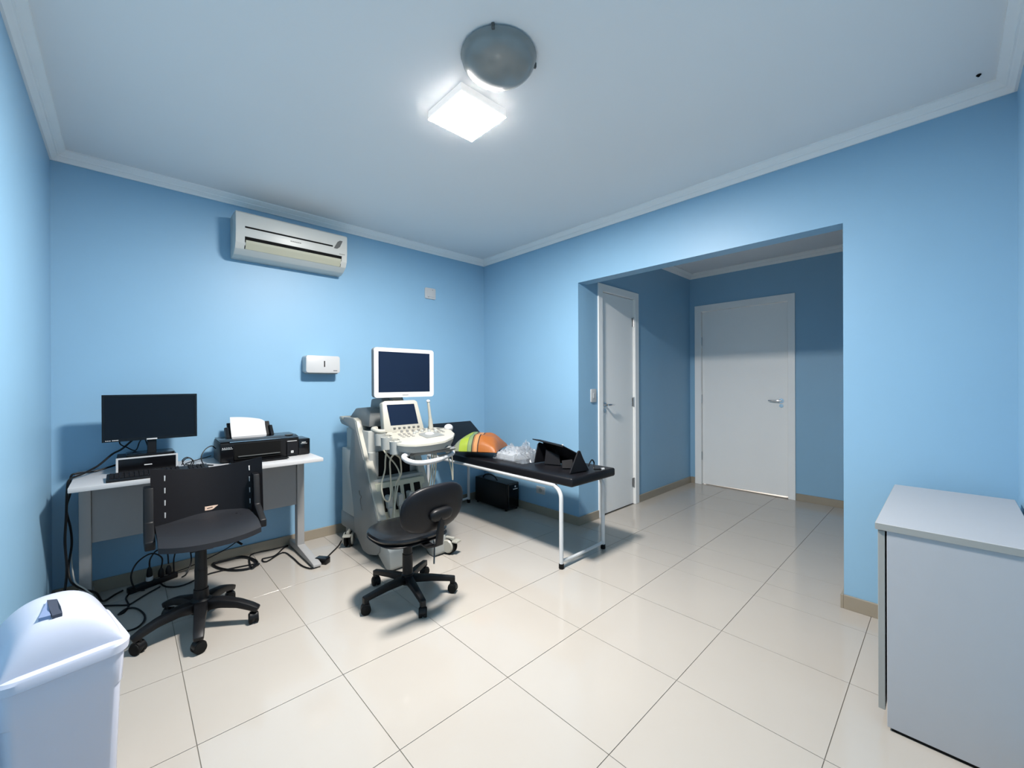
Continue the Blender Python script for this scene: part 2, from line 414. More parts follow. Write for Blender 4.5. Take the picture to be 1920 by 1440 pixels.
# ================================================================== CEILING LAMPS
# square LED panel
lc = [(.923, -.528), (.923, -.795), (1.185, -.795), (1.185, -.528)]
lx0, lx1, ly0, ly1 = .918, 1.188, -.798, -.526
L = thing('led_ceiling_lamp', 'lit square white LED panel lamp on the ceiling', 'lamp', ((lx0+lx1)/2, (ly0+ly1)/2, 2.55))
b = B(); box(b, lx0, lx1, ly0, ly1, 2.5525, ZT-.0005); obj('housing', b, 'lside', L)
b = B(); box(b, lx0, lx1, ly0, ly1, 2.5485, 2.5525); obj('diffuser_edge', b, 'ledge', L)
b = B(); b.faces.new([b.verts.new(p) for p in ((lx0, ly0, 2.5483), (lx0, ly1, 2.5483), (lx1, ly1, 2.5483), (lx1, ly0, 2.5483))]); obj('diffuser', b, 'led', L)
b = B(); box(b, lx1+.004, lx1+.008, -.77, -.70, ZT-.006, ZT-.0005, .001, 1); obj('mounting_clip', b, 'wplastic', L)
# round dome lamp
DC = (.945, -1.02)
L = thing('dome_ceiling_lamp', 'unlit round frosted glass dome lamp on the ceiling', 'lamp', (DC[0], DC[1], 2.50))
X = Matrix.Translation((DC[0], DC[1], 0))
b = B(); prof = [(0, 2.497)]
for i in range(1, 13):
    a = PI/2*i/12; prof.append((.152*math.sin(a), 2.578-.081*math.cos(a)))
prof += [(.155, 2.582), (.150, 2.584), (.10, 2.584)]
lathe(b, prof, 40, X); obj('glass_dome', b, 'glassdome', L)
b = B(); lathe(b, [(.10, 2.580), (.10, ZT-.0005)], 24, X); obj('ceiling_plate', b, 'wplastic', L)
for (cx, cy) in ((.822, -1.126), (1.079, -1.095), (.93, -.866)):
    d = Vector((cx-DC[0], cy-DC[1], 0)).normalized(); p = Vector((DC[0], DC[1], 0))+d*.153
    t = B(); box(t, -.006, .008, -.006, .006, 2.568, ZT-.0005, .002, 1, Matrix.Translation(p) @ Matrix.Rotation(math.atan2(d.y, d.x), 4, 'Z'))
    obj('clip', t, 'usd', L)
# small screw hole / hook in the ceiling near the crown
p = on_z(1835, 140, ZT)
b = B(); cyl(b, (p.x, p.y, ZT-.004), (p.x, p.y, ZT-.0002), .008, 12); cyl(b, (p.x, p.y, ZT-.009), (p.x, p.y, ZT-.004), .004, 10)
tag(obj('ceiling_hook', b, 'dark'), 'tiny dark screw in the ceiling near the crown moulding', 'screw')

# ================================================================== WALL ITEMS
# air conditioner (profile in y,z)
ax0, ax1 = .375, 1.132
A = thing('air_conditioner', 'white split air conditioner high on the blue wall', 'air conditioner', ((ax0+ax1)/2, YW-.1, 2.14))
yf = YW-.2
prof = [(YW-.0005, 2.145), (YW-.0005, 2.437), (yf+.015, 2.437), (yf, 2.425), (yf+.002, 2.30), (yf+.010, 2.225), (yf+.035, 2.185), (yf+.085, 2.155), (YW-.07, 2.142)]
b = B(); prism(b, prof, 'x', ax0, ax1, .006, 2); obj('body', b, 'acw', A)
b = B(); box(b, ax0+.055, ax1-.115, yf-.002, yf+.002, 2.326, 2.336); obj('panel_groove', b, 'dark', A)
# air outlet: dark slot with a yellowed vane
b = B(); prism(b, [(yf+.0015, 2.266), (yf+.02, 2.266), (yf+.05, 2.19), (yf+.032, 2.187), (yf+.0075, 2.232)], 'x', ax0+.055, ax1-.045); obj('outlet_slot', b, 'dark', A)
b = B(); prism(b, [(yf+.0025, 2.243), (yf+.008, 2.245), (yf+.036, 2.189), (yf+.0305, 2.186), (yf+.0065, 2.226)], 'x', ax0+.060, ax1-.049, .001, 1); obj('vane', b, 'acy', A)
b = B(); prism(b, [(ax1-.105, 2.318), (ax1-.08, 2.318), (ax1-.060, 2.335), (ax1-.040, 2.382), (ax1-.040, 2.386), (ax1-.060, 2.386), (ax1-.078, 2.372), (ax1-.10, 2.33)], 'y', yf-.0015, yf+.004); obj('display_window', b, 'usd', A)
b = B()
for i in range(6): box(b, .715+i*.0125, .7245+i*.0125, yf-.0005, yf+.004, 2.297, 2.303)
obj('brand_mark', b, 'key', A)
b = B()
for i in range(4): box(b, ax1-.062+i*.011, ax1-.054+i*.011, yf+.0005, yf+.006, 2.280, 2.2835)
obj('model_mark', b, 'key', A)
# soap / towel dispenser
D = thing('towel_dispenser', 'white wall dispenser beside the ultrasound monitor', 'dispenser', (.974, YW-.05, 1.335))
b = B(); prism(b, rrect(.846, 1.104, 1.336, 1.472, .018), 'y', YW-.105, YW-.0005, .006, 2); obj('cover', b, 'wplastic', D)
b = B(); prism(b, rrect(.979, .987, 1.383, 1.432, .0035), 'y', YW-.1065, YW-.1, 0); obj('sight_slot', b, 'dark', D)
b = B(); box(b, 1.052, 1.082, YW-.1062, YW-.1, 1.352, 1.358); obj('label_mark', b, 'markd', D)
b = B(); box(b, .862, 1.088, YW-.095, YW-.01, 1.329, 1.337, .002, 1); obj('outlet_lip', b, 'usl', D)
# blank wall plate
P_ = thing('blank_wall_plate', 'blank white wall plate high on the blue wall near the corner', 'wall plate', (2.02, YW, 2.08))
b = B(); prism(b, rrect(1.963, 2.083, 2.083, 2.19, .012), 'y', YW-.012, YW-.0003, .003, 2); obj('plate', b, 'wplastic', P_)
b = B(); box(b, 1.985, 2.061, YW-.0145, YW-.011, 2.103, 2.17, .001, 1); obj('insert', b, 'wplastic', P_)
for q in ((2.045, 2.172), (2.000, 2.100)):
    t = B(); cyl(t, (q[0], YW-.0125, q[1]), (q[0], YW-.0155, q[1]), .004, 10); obj('screw', t, 'key', P_)
# light switch on the alcove side of the opening
P_ = thing('light_switch', 'white light switch beside the narrow alcove door', 'switch', (2.925, OL, 1.07))
b = B(); prism(b, rrect(2.885, 2.965, 1.072, 1.192, .008), 'y', OL-.010, OL-.0003, .002, 2); obj('plate', b, 'wplastic', P_)
b = B(); box(b, 2.912, 2.938, OL-.014, OL-.009, 1.108, 1.156, .002, 1); obj('rocker', b, 'wplastic', P_)
# socket under the couch
P_ = thing('wall_socket', 'white wall socket low on the wall under the couch', 'socket', (XW, .385, .19))
b = B(); prism(b, rrect(.33, .44, .192, .262, .008), 'x', XW-.010, XW-.0003, .002, 2); obj('plate', b, 'wplastic', P_)
b = B(); cyl(b, (XW-.0095, .385, .227), (XW-.0125, .385, .227), .02, 16); obj('outlet', b, 'usl', P_)

# ================================================================== DESK
DX0, DX1, DY0, DY1, DZ = -.383, .818, .672, YW-.016, .74
T = thing('office_desk', 'light grey laminate office desk against the blue wall', 'desk', ((DX0+DX1)/2, (DY0+DY1)/2, 0))
b = B(); box(b, DX0, DX1, DY0, DY1, DZ-.025, DZ, .003, 2); obj('desktop', b, 'desk', T)
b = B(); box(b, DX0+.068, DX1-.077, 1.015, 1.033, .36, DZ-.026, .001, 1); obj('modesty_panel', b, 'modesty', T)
def desk_leg(x0, x1):
    t = B()
    prism(t, [(1.0, .05), (1.065, .05), (1.065, DZ-.06), (1.15, DZ-.026), (.78, DZ-.026), (.78, DZ-.042), (1.0, DZ-.075)], 'x', x0, x1, .003, 2)
    prism(t, [(.645, .010), (1.205, .010), (1.205, .05), (1.0, .062), (.68, .034), (.645, .028)], 'x', x0-.002, x1+.002, .004, 2)
    l = obj('leg', t, 'deskmetal', T)
    for y in (.69, 1.18):
        t = B(); cyl(t, ((x0+x1)/2, y, 0), ((x0+x1)/2, y, .0125), .018, 14); obj('foot', t, 'rubber', l)
desk_leg(-.365, -.316); desk_leg(.743, .791)

# ---- desktop computer (lying flat, turned a little)
p0 = Vector((-.216, .95, DZ)); ang = 0.0; W_ = .274
PC = thing('desktop_computer', 'slim black desktop computer with a silver front rim, lying flat', 'computer', (p0.x, p0.y, DZ), ang)
H_ = .088
b = B(); box(b, .004, W_-.004, .010, .23, .004, H_-.002, .003, 2); obj('case', b, 'bplastic', PC, world=False)
b = B(); prism(b, [(0, .004), (0, H_), (W_, H_), (W_, .004), (W_-.010, .004), (W_-.010, H_-.008), (.010, H_-.008), (.010, .004)], 'y', -.004, .012, .0015, 1); obj('front_rim', b, 'wplastic', PC, world=False)
b = B(); box(b, .010, W_-.010, -.001, .012, .004, H_-.008, .001, 1); obj('front_panel', b, 'bgloss', PC, world=False)
b = B(); box(b, W_*.44, W_*.44+.035, -.002, .002, .036, .041); obj('logo_bar', b, 'mark', PC, world=False)
for q in (.02, W_-.02):
    for y in (.02, .21):
        t = B(); cyl(t, (q, y, 0), (q, y, .0045), .008, 10); obj('foot', t, 'rubber', PC, world=False)
# ---- monitor on the computer
MY = 1.0; mz = DZ+H_
Mo = thing('computer_monitor', 'black widescreen monitor standing on the desktop computer', 'monitor', (-.06, MY+.04, mz))
mx0, mx1, m0, m1 = -.273, .157, .919, 1.189
b = B(); box(b, mx0, mx1, MY, MY+.022, m0, m1, .003, 2); box(b, mx0+.05, mx1-.05, MY+.02, MY+.05, m0+.03, m1-.05, .008, 2); obj('housing', b, 'bplastic', Mo)
b = B(); prism(b, [(mx0, m0), (mx1, m0), (mx1, m1), (mx0, m1)], 'y', MY-.0005, MY+.001)
b.free(); b = B()
box(b, mx0, mx1, MY-.004, MY, m1-.012, m1); box(b, mx0, mx1, MY-.004, MY, m0, m0+.017); box(b, mx0, mx0+.012, MY-.004, MY, m0+.017, m1-.012); box(b, mx1-.012, mx1, MY-.004, MY, m0+.017, m1-.012)
bz = obj('bezel', b, 'bgloss', Mo)
b = B(); box(b, mx0+.012, mx1-.012, MY-.001, MY+.0002, m0+.017, m1-.012); obj('screen', b, 'screen', Mo)
b = B()
for i in range(3): box(b, mx0+.014+i*.008, mx0+.020+i*.008, MY-.0045, MY-.0035, m0+.006, m0+.0095)
for i in range(5): box(b, mx0+.042+i*.0055, mx0+.0465+i*.0055, MY-.0045, MY-.0035, m0+.006, m0+.0105)
obj('printed_label', b, 'mark', Mo)
b = B(); box(b, -.083, -.035, MY-.0052, MY-.0035, m0+.001, m0+.008); obj('stand_badge', b, 'mark', Mo)
b = B(); box(b, -.080, -.038, MY+.012, MY+.036, mz+.01, 1.02, .003, 1); obj('stand_neck', b, 'bplastic', Mo)
b = B(); prism(b, rrect(-.175, .045, MY-.045, MY+.125, .03), 'z', mz+.0005, mz+.014, .004, 2); obj('stand_base', b, 'bgloss', Mo)
# ---- keyboard
k0, k1 = on_z(199, 901, .755), on_z(394, 881, .755)
kx0, kx1, ky0, ky1 = -.250, .186, .690, .835
K = thing('keyboard', 'black keyboard lying on the desk in front of the computer', 'keyboard', ((kx0+kx1)/2, (ky0+ky1)/2, DZ))
b = B(); prism(b, [(ky0, DZ+.0005), (ky1, DZ+.0005), (ky1, DZ+.024), (ky0+.01, DZ+.014), (ky0, DZ+.010)], 'x', kx0, kx1, .003, 2); obj('keyboard_base', b, 'bplastic', K)
kb = B()
for r in range(5):
    y = ky0+.024+r*.0225; z = DZ+.0135+r*.0021
    x = kx0+.012
    while x < kx1-.02:
        if abs(x-(kx0+.315)) > .012: box(kb, x, x+.0165, y, y+.0165, z, z+.0065, .0015, 1)
        x += .0195
ko = obj('keys', kb, 'bmatte', K); ko['kind'] = 'stuff'
# ---- inkjet printer
py = .885
Pr = thing('inkjet_printer', 'black inkjet printer with a side ink tank on the desk', 'printer', (.5, py+.13, DZ))
px0, px1 = .262, .722
b = B(); prism(b, [(py+.006, DZ+.006), (py+.265, DZ+.006), (py+.265, DZ+.118), (py+.235, DZ+.140), (py+.004, DZ+.132), (py, DZ+.125)], 'x', px0, px1, .006, 2); obj('body', b, 'bplastic', Pr)
b = B(); prism(b, [(py-.001, DZ+.1345), (py+.232, DZ+.142), (py+.232, DZ+.149), (py+.06, DZ+.149), (py-.004, DZ+.138)], 'x', px0+.002, px1-.002, .002, 2); lid = obj('lid', b, 'bgloss', Pr)
b = B(); box(b, px0+.05, px1-.006, py-.006, py-.002, DZ+.1325, DZ+.1365); obj('lid_trim', b, 'chrome', Pr)
b = B(); ellip(b, (px1-.05, py+.05, DZ+.149), .028, .020, .003); obj('lid_badge', b, 'usd', Pr)
b = B(); box(b, px0+.075, px1-.115, py-.001, py+.004, DZ+.018, DZ+.118); obj('output_slot', b, 'dark', Pr)
b = B(); box(b, px0+.095, px1-.12, py-.010, py-.001, DZ+.034, DZ+.040, .001, 1); obj('exit_roller', b, 'usd', Pr)
b = B(); prism(b, [(.312, py+.0), (.622, py+.0), (.632, py-.105), (.302, py-.105)], 'z', DZ+.006, DZ+.014, .002, 1); obj('output_tray', b, 'bgloss', Pr)
b = B(); box(b, px0+.004, px0+.07, py-.003, py+.001, DZ+.012, DZ+.105, .002, 1); cp = obj('control_panel', b, 'bgloss', Pr)
for i in range(5):
    t = B(); box(t, px0+.010+i*.011, px0+.016+i*.011, py-.0042, py-.0028, DZ+.098, DZ+.1015); obj('button', t, 'mark', cp)
b = B(); box(b, px0+.008, px0+.066, py-.0042, py-.0028, DZ+.090, DZ+.0925); obj('button_strip', b, 'mark', cp)
b = B(); box(b, px1-.078, px1-.004, py-.005, py+.002, DZ+.008, DZ+.112, .003, 1); cp = obj('front_cover', b, 'bmatte', Pr)
b = B(); box(b, px1-.076, px1-.014, py-.0062, py-.004, DZ+.1065, DZ+.110); obj('cover_trim', b, 'mark', cp)
b = B(); prism(b, [(px1-.052, DZ+.025), (px1-.036, DZ+.025), (px1-.036, DZ+.041), (px1-.052, DZ+.041), (px1-.052, DZ+.029), (px1-.047, DZ+.029), (px1-.047, DZ+.037), (px1-.041, DZ+.037), (px1-.041, DZ+.029), (px1-.052, DZ+.029)][:4], 'y', py-.0062, py-.0045); obj('printed_symbol', b, 'mark', cp)
b = B(); box(b, px1-.0465, px1-.0415, py-.0070, py-.0060, DZ+.0305, DZ+.0355); obj('printed_symbol', b, 'dark', cp)
b = B(); box(b, px1+.002, px1+.078, py+.008, py+.19, DZ+.004, DZ+.116, .006, 2); tk = obj('ink_tank', b, 'bgloss', Pr)
b = B()
for i in range(4): box(b, px1+.022+i*.007, px1+.0275+i*.007, py+.0065, py+.0085, DZ+.088, DZ+.093)
box(b, px1+.016, px1+.058, py+.0065, py+.0085, DZ+.081, DZ+.083)
obj('printed_label', b, 'mark', tk)
# paper feeder
b = B(); prism(b, [(py+.185, DZ+.120), (py+.225, DZ+.120), (py+.285, DZ+.232), (py+.272, DZ+.238)], 'x', px0+.075, px1-.125, .002, 1); obj('paper_support', b, 'bplastic', Pr)
for x in (px0+.058, px1-.135):
    t = B(); prism(t, [(py+.145, DZ+.125), (py+.22, DZ+.125), (py+.27, DZ+.205), (py+.225, DZ+.212)], 'x', x, x+.02, .003, 1); obj('paper_guide', t, 'bplastic', Pr)
def pf(u, v):
    x = px0+.088+u*.21; s = v
    y = py+.165+s*.085-.05*max(0, s-.55)**1.3; z = DZ+.135+s*.155-.03*u*u*s-.01*s
    if u > .85: z -= .010*((u-.85)/.15)**2*s
    return (x, y, z), (0, -.86, .5)
b = B(); grid_solid(b, pf, 12, 10, .003)
tag(obj('paper_stack', b, 'paper'), 'white paper standing in the feeder of the printer', 'paper')

# ================================================================== BLACK OFFICE CHAIR
def caster_mesh():
    h = B()
    t = B(); bmesh.ops.create_cone(t, cap_ends=True, segments=16, radius1=.026, radius2=.026, depth=.034)
    merge(h, t, Matrix.Translation((0, 0, .033)) @ Matrix.Rotation(PI/2, 4, 'Y'))
    cyl(h, (0, 0.012, .035), (0, .012, .078), .006, 8)
    wl = B()
    for s in (-1, 1):
        t = B(); bmesh.ops.create_cone(t, cap_ends=True, segments=20, radius1=.0265, radius2=.0265, depth=.017); bevel(t, .003, 2)
        merge(wl, t, Matrix.Translation((s*.0135, 0, .0265)) @ Matrix.Rotation(PI/2, 4, 'Y'))
    return h, wl
cas_h = cas_w = None
def caster(par, x, y, rz, sc=1.0):
    global cas_h, cas_w
    if cas_h is None:
        h, wl = caster_mesh()
        cas_h = obj('caster', h, 'bplastic', par, world=False); cas_w = obj('wheel', wl, 'rubber', cas_h, world=False); c = cas_h
    else:
        c = share('caster', cas_h, par); share('wheel', cas_w, c)
    c.location = (x, y, 0); c.rotation_euler = (0, 0, rz); c.scale = (sc, sc, sc); return c
CH = thing('office_chair', 'black office chair with a slotted backrest, its back to the desk', 'chair', (.105, .355, 0))
# star base
angs = [math.atan2(.302-.355, -.123-.105), math.atan2(.091-.355, .066-.105), math.atan2(.214-.355, .31-.105), math.atan2(.585-.355, .287-.105), math.radians(118)]
for a in angs:
    c, s = math.cos(a), math.sin(a)
    t = B(); sweep_rect(t, [(c*.02, s*.02, .118), (c*.10, s*.10, .122), (c*.18, s*.18, .108), (c*.235, s*.235, .088), (c*.272, s*.272, .070)], [.06, .052, .046, .044, .04], [.055, .045, .036, .032, .028], .008)
    obj('base_arm', t, 'bplastic', CH, world=False)
    caster(CH, c*.248, s*.248, a+.5)
b = B(); lathe(b, [(.045, .085), (.045, .145), (.034, .155), (.032, .20)], 20); obj('hub', b, 'bplastic', CH, world=False)
b = B(); lathe(b, [(.0275, .15), (.0275, .30), (.0262, .30), (.0245, .40), (.0245, .435)], 20); obj('gas_column', b, 'bplastic', CH, world=False)
b = B(); box(b, -.06, .15, -.08, .13, .425, .462, .008, 2); box(b, -.05, .05, -.06, .09, .408, .43, .006, 1); obj('mechanism', b, 'bplastic', CH, world=False)
b = B(); tube(b, [(.09, .02, .428), (.14, 0, .41), (.175, -.03, .385)], .006, 8); obj('lever', b, 'bplastic', CH, world=False)
# seat (local: x -.225...225, front toward -y)
def seatf(u, v):
    x = -.172+.417*u; ey = 1-.25*abs(2*u-1)**2.6
    y = .02+(-.195*ey)+(v)*(.195*ey+.235)
    z = .492+.012*(2*u-1)**2-.030*max(0, (.28-v)/.28)**2+.02*max(0, (v-.8)/.2)**2
    return (x, y, z), (0, 0, 1)
b = B(); grid_solid(b, seatf, 18, 14, .026); obj('seat', b, 'seatgrey', CH, world=False)
for q in ((.18, .15), (.195, .11), (.205, .07)):
    b = B(); cyl(b, (q[0], q[1], .499), (q[0], q[1], .512), .005, 8); obj('seat_button', b, 'dark', CH, world=False)
# backrest: wraps forward at both ends
def backf(u, v):
    s = 2*u-1
    x = .247*s+.0625; zt = .438+.312+.042*s*s*1.0
    y = .265-.105*s*s+.035*(v-.3)
    z = .505+v*(zt-.505+.02)-.03*abs(s)**3*(1-v)
    return (x, y, z), (s*.75, -1, .1)
b = B(); grid_solid(b, backf, 24, 12, .014); bk = obj('backrest', b, 'bmatte', CH, world=False)
def on_back(u, v, off):
    p, n = backf(u, v); n = Vector(n).normalized(); return Vector(p)+n*off
for u in (.115, .885):
    for v in (.22, .43, .64, .85):
        P1 = on_back(u, v, .007); n = Vector(backf(u, v)[1]).normalized()
        X = Matrix.Translation(P1) @ n.to_track_quat('Y', 'Z').to_matrix().to_4x4()
        t = B(); box(t, -.0045, .0045, -.001, .0012, -.014, .014, 0, 1, X); obj('slot', t, 'mark', bk, world=False)
P1 = on_back(.53, .14, .0075); t = B(); box(t, -.032, .032, -.001, .001, -.011, .011, 0, 1, Matrix.Translation(P1)); st = obj('sticker', t, 'sticker', bk, world=False)
t = B(); box(t, -.022, .004, -.0014, -.0008, .000, .004, 0, 1, Matrix.Translation(P1) @ Matrix.Rotation(-.12, 4, 'Y')); obj('sticker_print', t, 'dark', st, world=False)
for s in (-1, 1):   # side brackets joining seat and back
    t = B(); pr_ = [(-.01, .448), (.17, .440), (.212, .48), (.222, .70), (.205, .725), (.150, .72), (.125, .55), (-.01, .49)]
    xa, xb = (.262, .296) if s > 0 else (-.216, -.176)
    prism(t, pr_, 'x', xa, xb, .006, 2); obj('side_bracket', t, 'bplastic', CH, world=False)

# ================================================================== ROUND STOOL WITH BACK
ST = thing('swivel_stool', 'black vinyl swivel stool with an oval backrest by the ultrasound machine', 'stool', (1.03, -.10, 0))
for px, py_ in ((.757, -.117), (.982, -.332), (1.249, -.25), (.955, .138), (1.26, .073)):
    a = math.atan2(py_+.10, px-1.03); c, s = math.cos(a), math.sin(a)
    t = B(); sweep_rect(t, [(c*.02, s*.02, .105), (c*.14, s*.14, .098), (c*.272, s*.272, .082)], [.042, .034, .028], [.04, .032, .026], .003)
    box(t, -.014, .014, -.014, .014, .058, .094, .003, 1, Matrix.Translation((c*.262, s*.262, 0)) @ Matrix.Rotation(a, 4, 'Z'))
    obj('base_arm', t, 'bplastic', ST, world=False); caster(ST, c*.262, s*.262, a+1.2, .98)
b = B(); lathe(b, [(.034, .075), (.036, .13), (.030, .135), (.030, .25), (.026, .25), (.026, .385)], 20); obj('column', b, 'bplastic', ST, world=False)
b = B(); box(b, -.07, .07, -.13, .08, .368, .384, .004, 1); obj('mechanism', b, 'bplastic', ST, world=False)
b = B(); tube(b, [(.03, -.05, .37), (.11, -.10, .33), (.06, -.19, .23)], .005, 8); obj('lever', b, 'steel', ST, world=False)
RB = Matrix.Rotation(math.radians(8), 4, 'Z')
b = B(); ellip(b, (-.025, -.045, .412), .215, .195, .034, .78, 36, 12); obj('seat', b, 'vinyl2', ST, world=False)
b = B(); ellip(b, (-.025, -.045, .386), .205, .185, .014, .6, 36, 8); obj('seat_pan', b, 'bplastic', ST, world=False)
BX = Matrix.Translation((-.012, -.32, .592)) @ Matrix.Rotation(math.radians(6), 4, 'Z') @ Matrix.Rotation(math.radians(8), 4, 'X')
def obf(u, v):
    return None
b = B(); t = B()
ellip(t, (0, 0, 0), .205, .030, .126, .74, 36, 14)
for v in t.verts: v.co.y += .45*v.co.x**2
merge(b, t, BX); obj('backrest', b, 'vinyl', ST, world=False)
b = B(); t = B(); ellip(t, (.01, -.036, -.025), .072, .026, .034, .7, 20, 10); merge(b, t, BX); obj('back_clamp', b, 'bplastic', ST, world=False)
q = BX @ Vector((.008, -.046, -.03))
b = B(); sweep_rect(b, [(-.005, -.10, .374), (-.008, -.26, .366), (-.008, -.345, .40), tuple(q)], [.05, .05, .046, .042], [.012, .012, .016, .02], .003); obj('back_stem', b, 'bplastic', ST, world=False)

# ================================================================== EXAMINATION COUCH
CX0, CX1, CYN, CYF = 1.955, 2.44, -.497, 1.165
C_ = thing('examination_couch', 'black padded examination couch on a white tubular frame', 'couch', (2.2, .33, 0))
RT = .0145
for x in (CX0, CX1):
    b = B(); zr = .552
    tube(b, [(x, CYN, .012), (x, CYN, .2), (x, CYN, .40), (x, CYN, zr-.085)] + [(x, CYN+.085-.085*math.cos(a), zr-.085+.085*math.sin(a)) for a in (.35, .78, 1.2, PI/2)] + [(x, 0, zr), (x, .6, zr), (x, CYF, zr)], RT, 12, 4)
    obj('side_rail', b, 'wmetal', C_)
    b = B(); tube(b, [(x, CYF, .012), (x, CYF, .3), (x, CYF, zr)], RT, 12, 3); obj('leg', b, 'wmetal', C_)
    for y in (CYN, CYF):
        t = B(); lathe(t, [(.0165, 0), (.018, .004), (.0175, .032), (.015, .034)], 16, Matrix.Translation((x, y, 0))); obj('foot_cap', t, 'rubber', C_)
for y in (CYN, CYF):
    b = B(); tube(b, [(CX0, y, .052), (CX0+.06, y, .045), (2.2, y, .043), (CX1-.06, y, .045), (CX1, y, .052)], .0115, 10, 5); obj('floor_bar', b, 'wmetal', C_)
for y in (-.40, .35, 1.1):
    b = B(); tube(b, [(CX0, y, .548), (CX1, y, .548)], .011, 10, 1); obj('cross_bar', b, 'wmetal', C_)
b = B(); box(b, 1.942, 2.452, -.600, .775, .562, .622, .014, 3); 
mt = obj('mattress', b, 'vinyl', C_)
hx = Matrix.Translation((0, .785, .592)) @ Matrix.Rotation(math.radians(34), 4, 'X')
b = B(); box(b, 1.945, 2.452, 0, .445, -.026, .026, .012, 3, hx); obj('head_section', b, 'vinyl', C_)
b = B(); tube(b, [(2.2, 1.10, .552), (2.2, 1.085, .765)], .010, 8, 1); obj('head_prop', b, 'wmetal', C_)
# pillow
b = B(); t = B(); N = 28; gt, gb = [], []
for i in range(N+1):
    for j in range(N+1):
        u, v = 2*i/N-1, 2*j/N-1
        e = max(0, (1-abs(u)**2.6))**.55*max(0, (1-abs(v)**2.6))**.55
        pin = 1-.06*(1-abs(u))*abs(v)**4
        x = .205*u*(1-.09*(1-v*v)*u*u); y = .205*v*(1-.09*(1-u*u)*v*v)
        wz = .006*math.sin(9*u+3*v)+.005*math.sin(7*v-4*u)
        gt.append(t.verts.new((x, y, .098*e+wz*e-.034*(1-e)))); gb.append(t.verts.new((x, y, -.034-.010*min(1, 2*e)-.0004)))
for i in range(N):
    for j in range(N):
        k = i*(N+1)+j
        t.faces.new((gt[k], gt[k+N+1], gt[k+N+2], gt[k+1])); t.faces.new((gb[k], gb[k+1], gb[k+N+2], gb[k+N+1]))
bmesh.ops.remove_doubles(t, verts=t.verts, dist=.0012); bmesh.ops.recalc_face_normals(t, faces=t.faces)
merge(b, t)
po = obj('pillow', b, 'pillow'); po.location = (2.092, .535, .669); po.rotation_euler = (0, 0, math.radians(33))
tag(po, 'striped green and orange satin pillow on the couch', 'pillow')
# clear plastic bag with a white carton in it
BG = thing('plastic_bag', 'crumpled clear plastic bag holding a white carton on the couch', 'bag', (2.19, .16, .6225))
b = B(); box(b, 2.075, 2.27, .09, .305, .624, .672, .004, 1); obj('carton', b, 'paper', BG)
b = B(); t = B(); N = 30; rnd = random.Random(3); vs = []
for i in range(N+1):
    for j in range(N+1):
        u, v = 2*i/N-1, 2*j/N-1
        r = max(abs(u), abs(v)); h = max(0, 1-r**3)**.6
        jit = lambda s: rnd.uniform(-s, s)
        peak = .05*math.exp(-((u-.1)**2+(v+.25)**2)/.03)+.03*math.exp(-((u+.4)**2+(v-.3)**2)/.05)
        vs.append(t.verts.new((2.19+.145*u+jit(.007), .132+.182*v+jit(.007), .6245+(.078*h+1.3*peak*h)*(1+jit(.26))+abs(jit(.004)))))
for i in range(N):
    for j in range(N):
        k = i*(N+1)+j; t.faces.new((vs[k], vs[k+N+1], vs[k+N+2], vs[k+1]))
merge(b, t); obj('film', b, 'film', BG, ang=20)
b = B(); tube(b, [(2.2, .12, .70), (2.205, .085, .755), (2.21, .06, .765), (2.205, .045, .745), (2.20, .05, .71)], .006, 6); obj('handle', b, 'film', BG)
# black folded hood
HD = thing('folding_hood', 'black folding hood with triangular side panels lying on the couch', 'hood', (2.2, -.31, .6225))
A0 = Vector((2.135, -.075, .765)); A1 = Vector((2.165, -.44, .765))
for tri in ([Vector((2.115, -.06, .6235)), Vector((2.30, -.06, .6235)), Vector((2.175, -.075, .775))], ):
    pass
def slab(bm, pts, th):
    pts = [Vector(p) for p in pts]; n = (pts[1]-pts[0]).cross(pts[2]-pts[0]).normalized()*th/2
    t = B(); a = [t.verts.new(p+n) for p in pts]; c = [t.verts.new(p-n) for p in pts]; k = len(pts)
    t.faces.new(a); t.faces.new(list(reversed(c)))
    for i in range(k): t.faces.new((a[i], c[i], c[(i+1) % k], a[(i+1) % k]))
    bmesh.ops.recalc_face_normals(t, faces=t.faces); bevel(t, th*.3, 1); return merge(bm, t)
b = B(); slab(b, [(2.135, -.075, .628), (2.30, -.10, .628), (2.235, -.105, .765), (2.17, -.10, .788), (2.155, -.095, .775)], .010); obj('side_panel', b, 'bmatte', HD)
b = B(); slab(b, [(2.03, -.505, .627), (2.215, -.535, .627), (2.165, -.52, .72), (2.140, -.515, .772), (2.125, -.512, .776), (2.112, -.511, .766)], .012); obj('side_panel', b, 'bmatte', HD)
b = B(); slab(b, [(2.30, -.105, .628), (2.22, -.53, .628), (2.145, -.515, .742), (2.175, -.33, .785), (2.20, -.10, .800)], .008); obj('back_panel', b, 'bgloss', HD)
b = B(); slab(b, [(2.20, -.085, .800), (2.175, -.33, .787), (2.145, -.36, .780), (2.13, -.06, .812)], .008); obj('top_flap', b, 'bmatte', HD)
b = B(); slab(b, [(2.16, -.16, .627), (2.21, -.28, .627), (2.22, -.26, .70), (2.18, -.16, .74)], .008); obj('inner_strut', b, 'bmatte', HD)
b = B(); slab(b, [(2.13, -.36, .627), (2.19, -.42, .627), (2.20, -.40, .69), (2.15, -.34, .68)], .008); obj('inner_strut', b, 'bmatte', HD)
b = B(); cyl(b, (2.168, -.335, .789), (2.168, -.335, .796), .006, 10); obj('rivet', b, 'mark', HD)
b = B(); tube(b, [(2.20, -.54, .66), (2.235, -.545, .70), (2.27, -.54, .675), (2.24, -.56, .640), (2.27, -.575, .633), (2.30, -.585, .632)], .005, 7)
obj('cord', b, 'cable', HD)
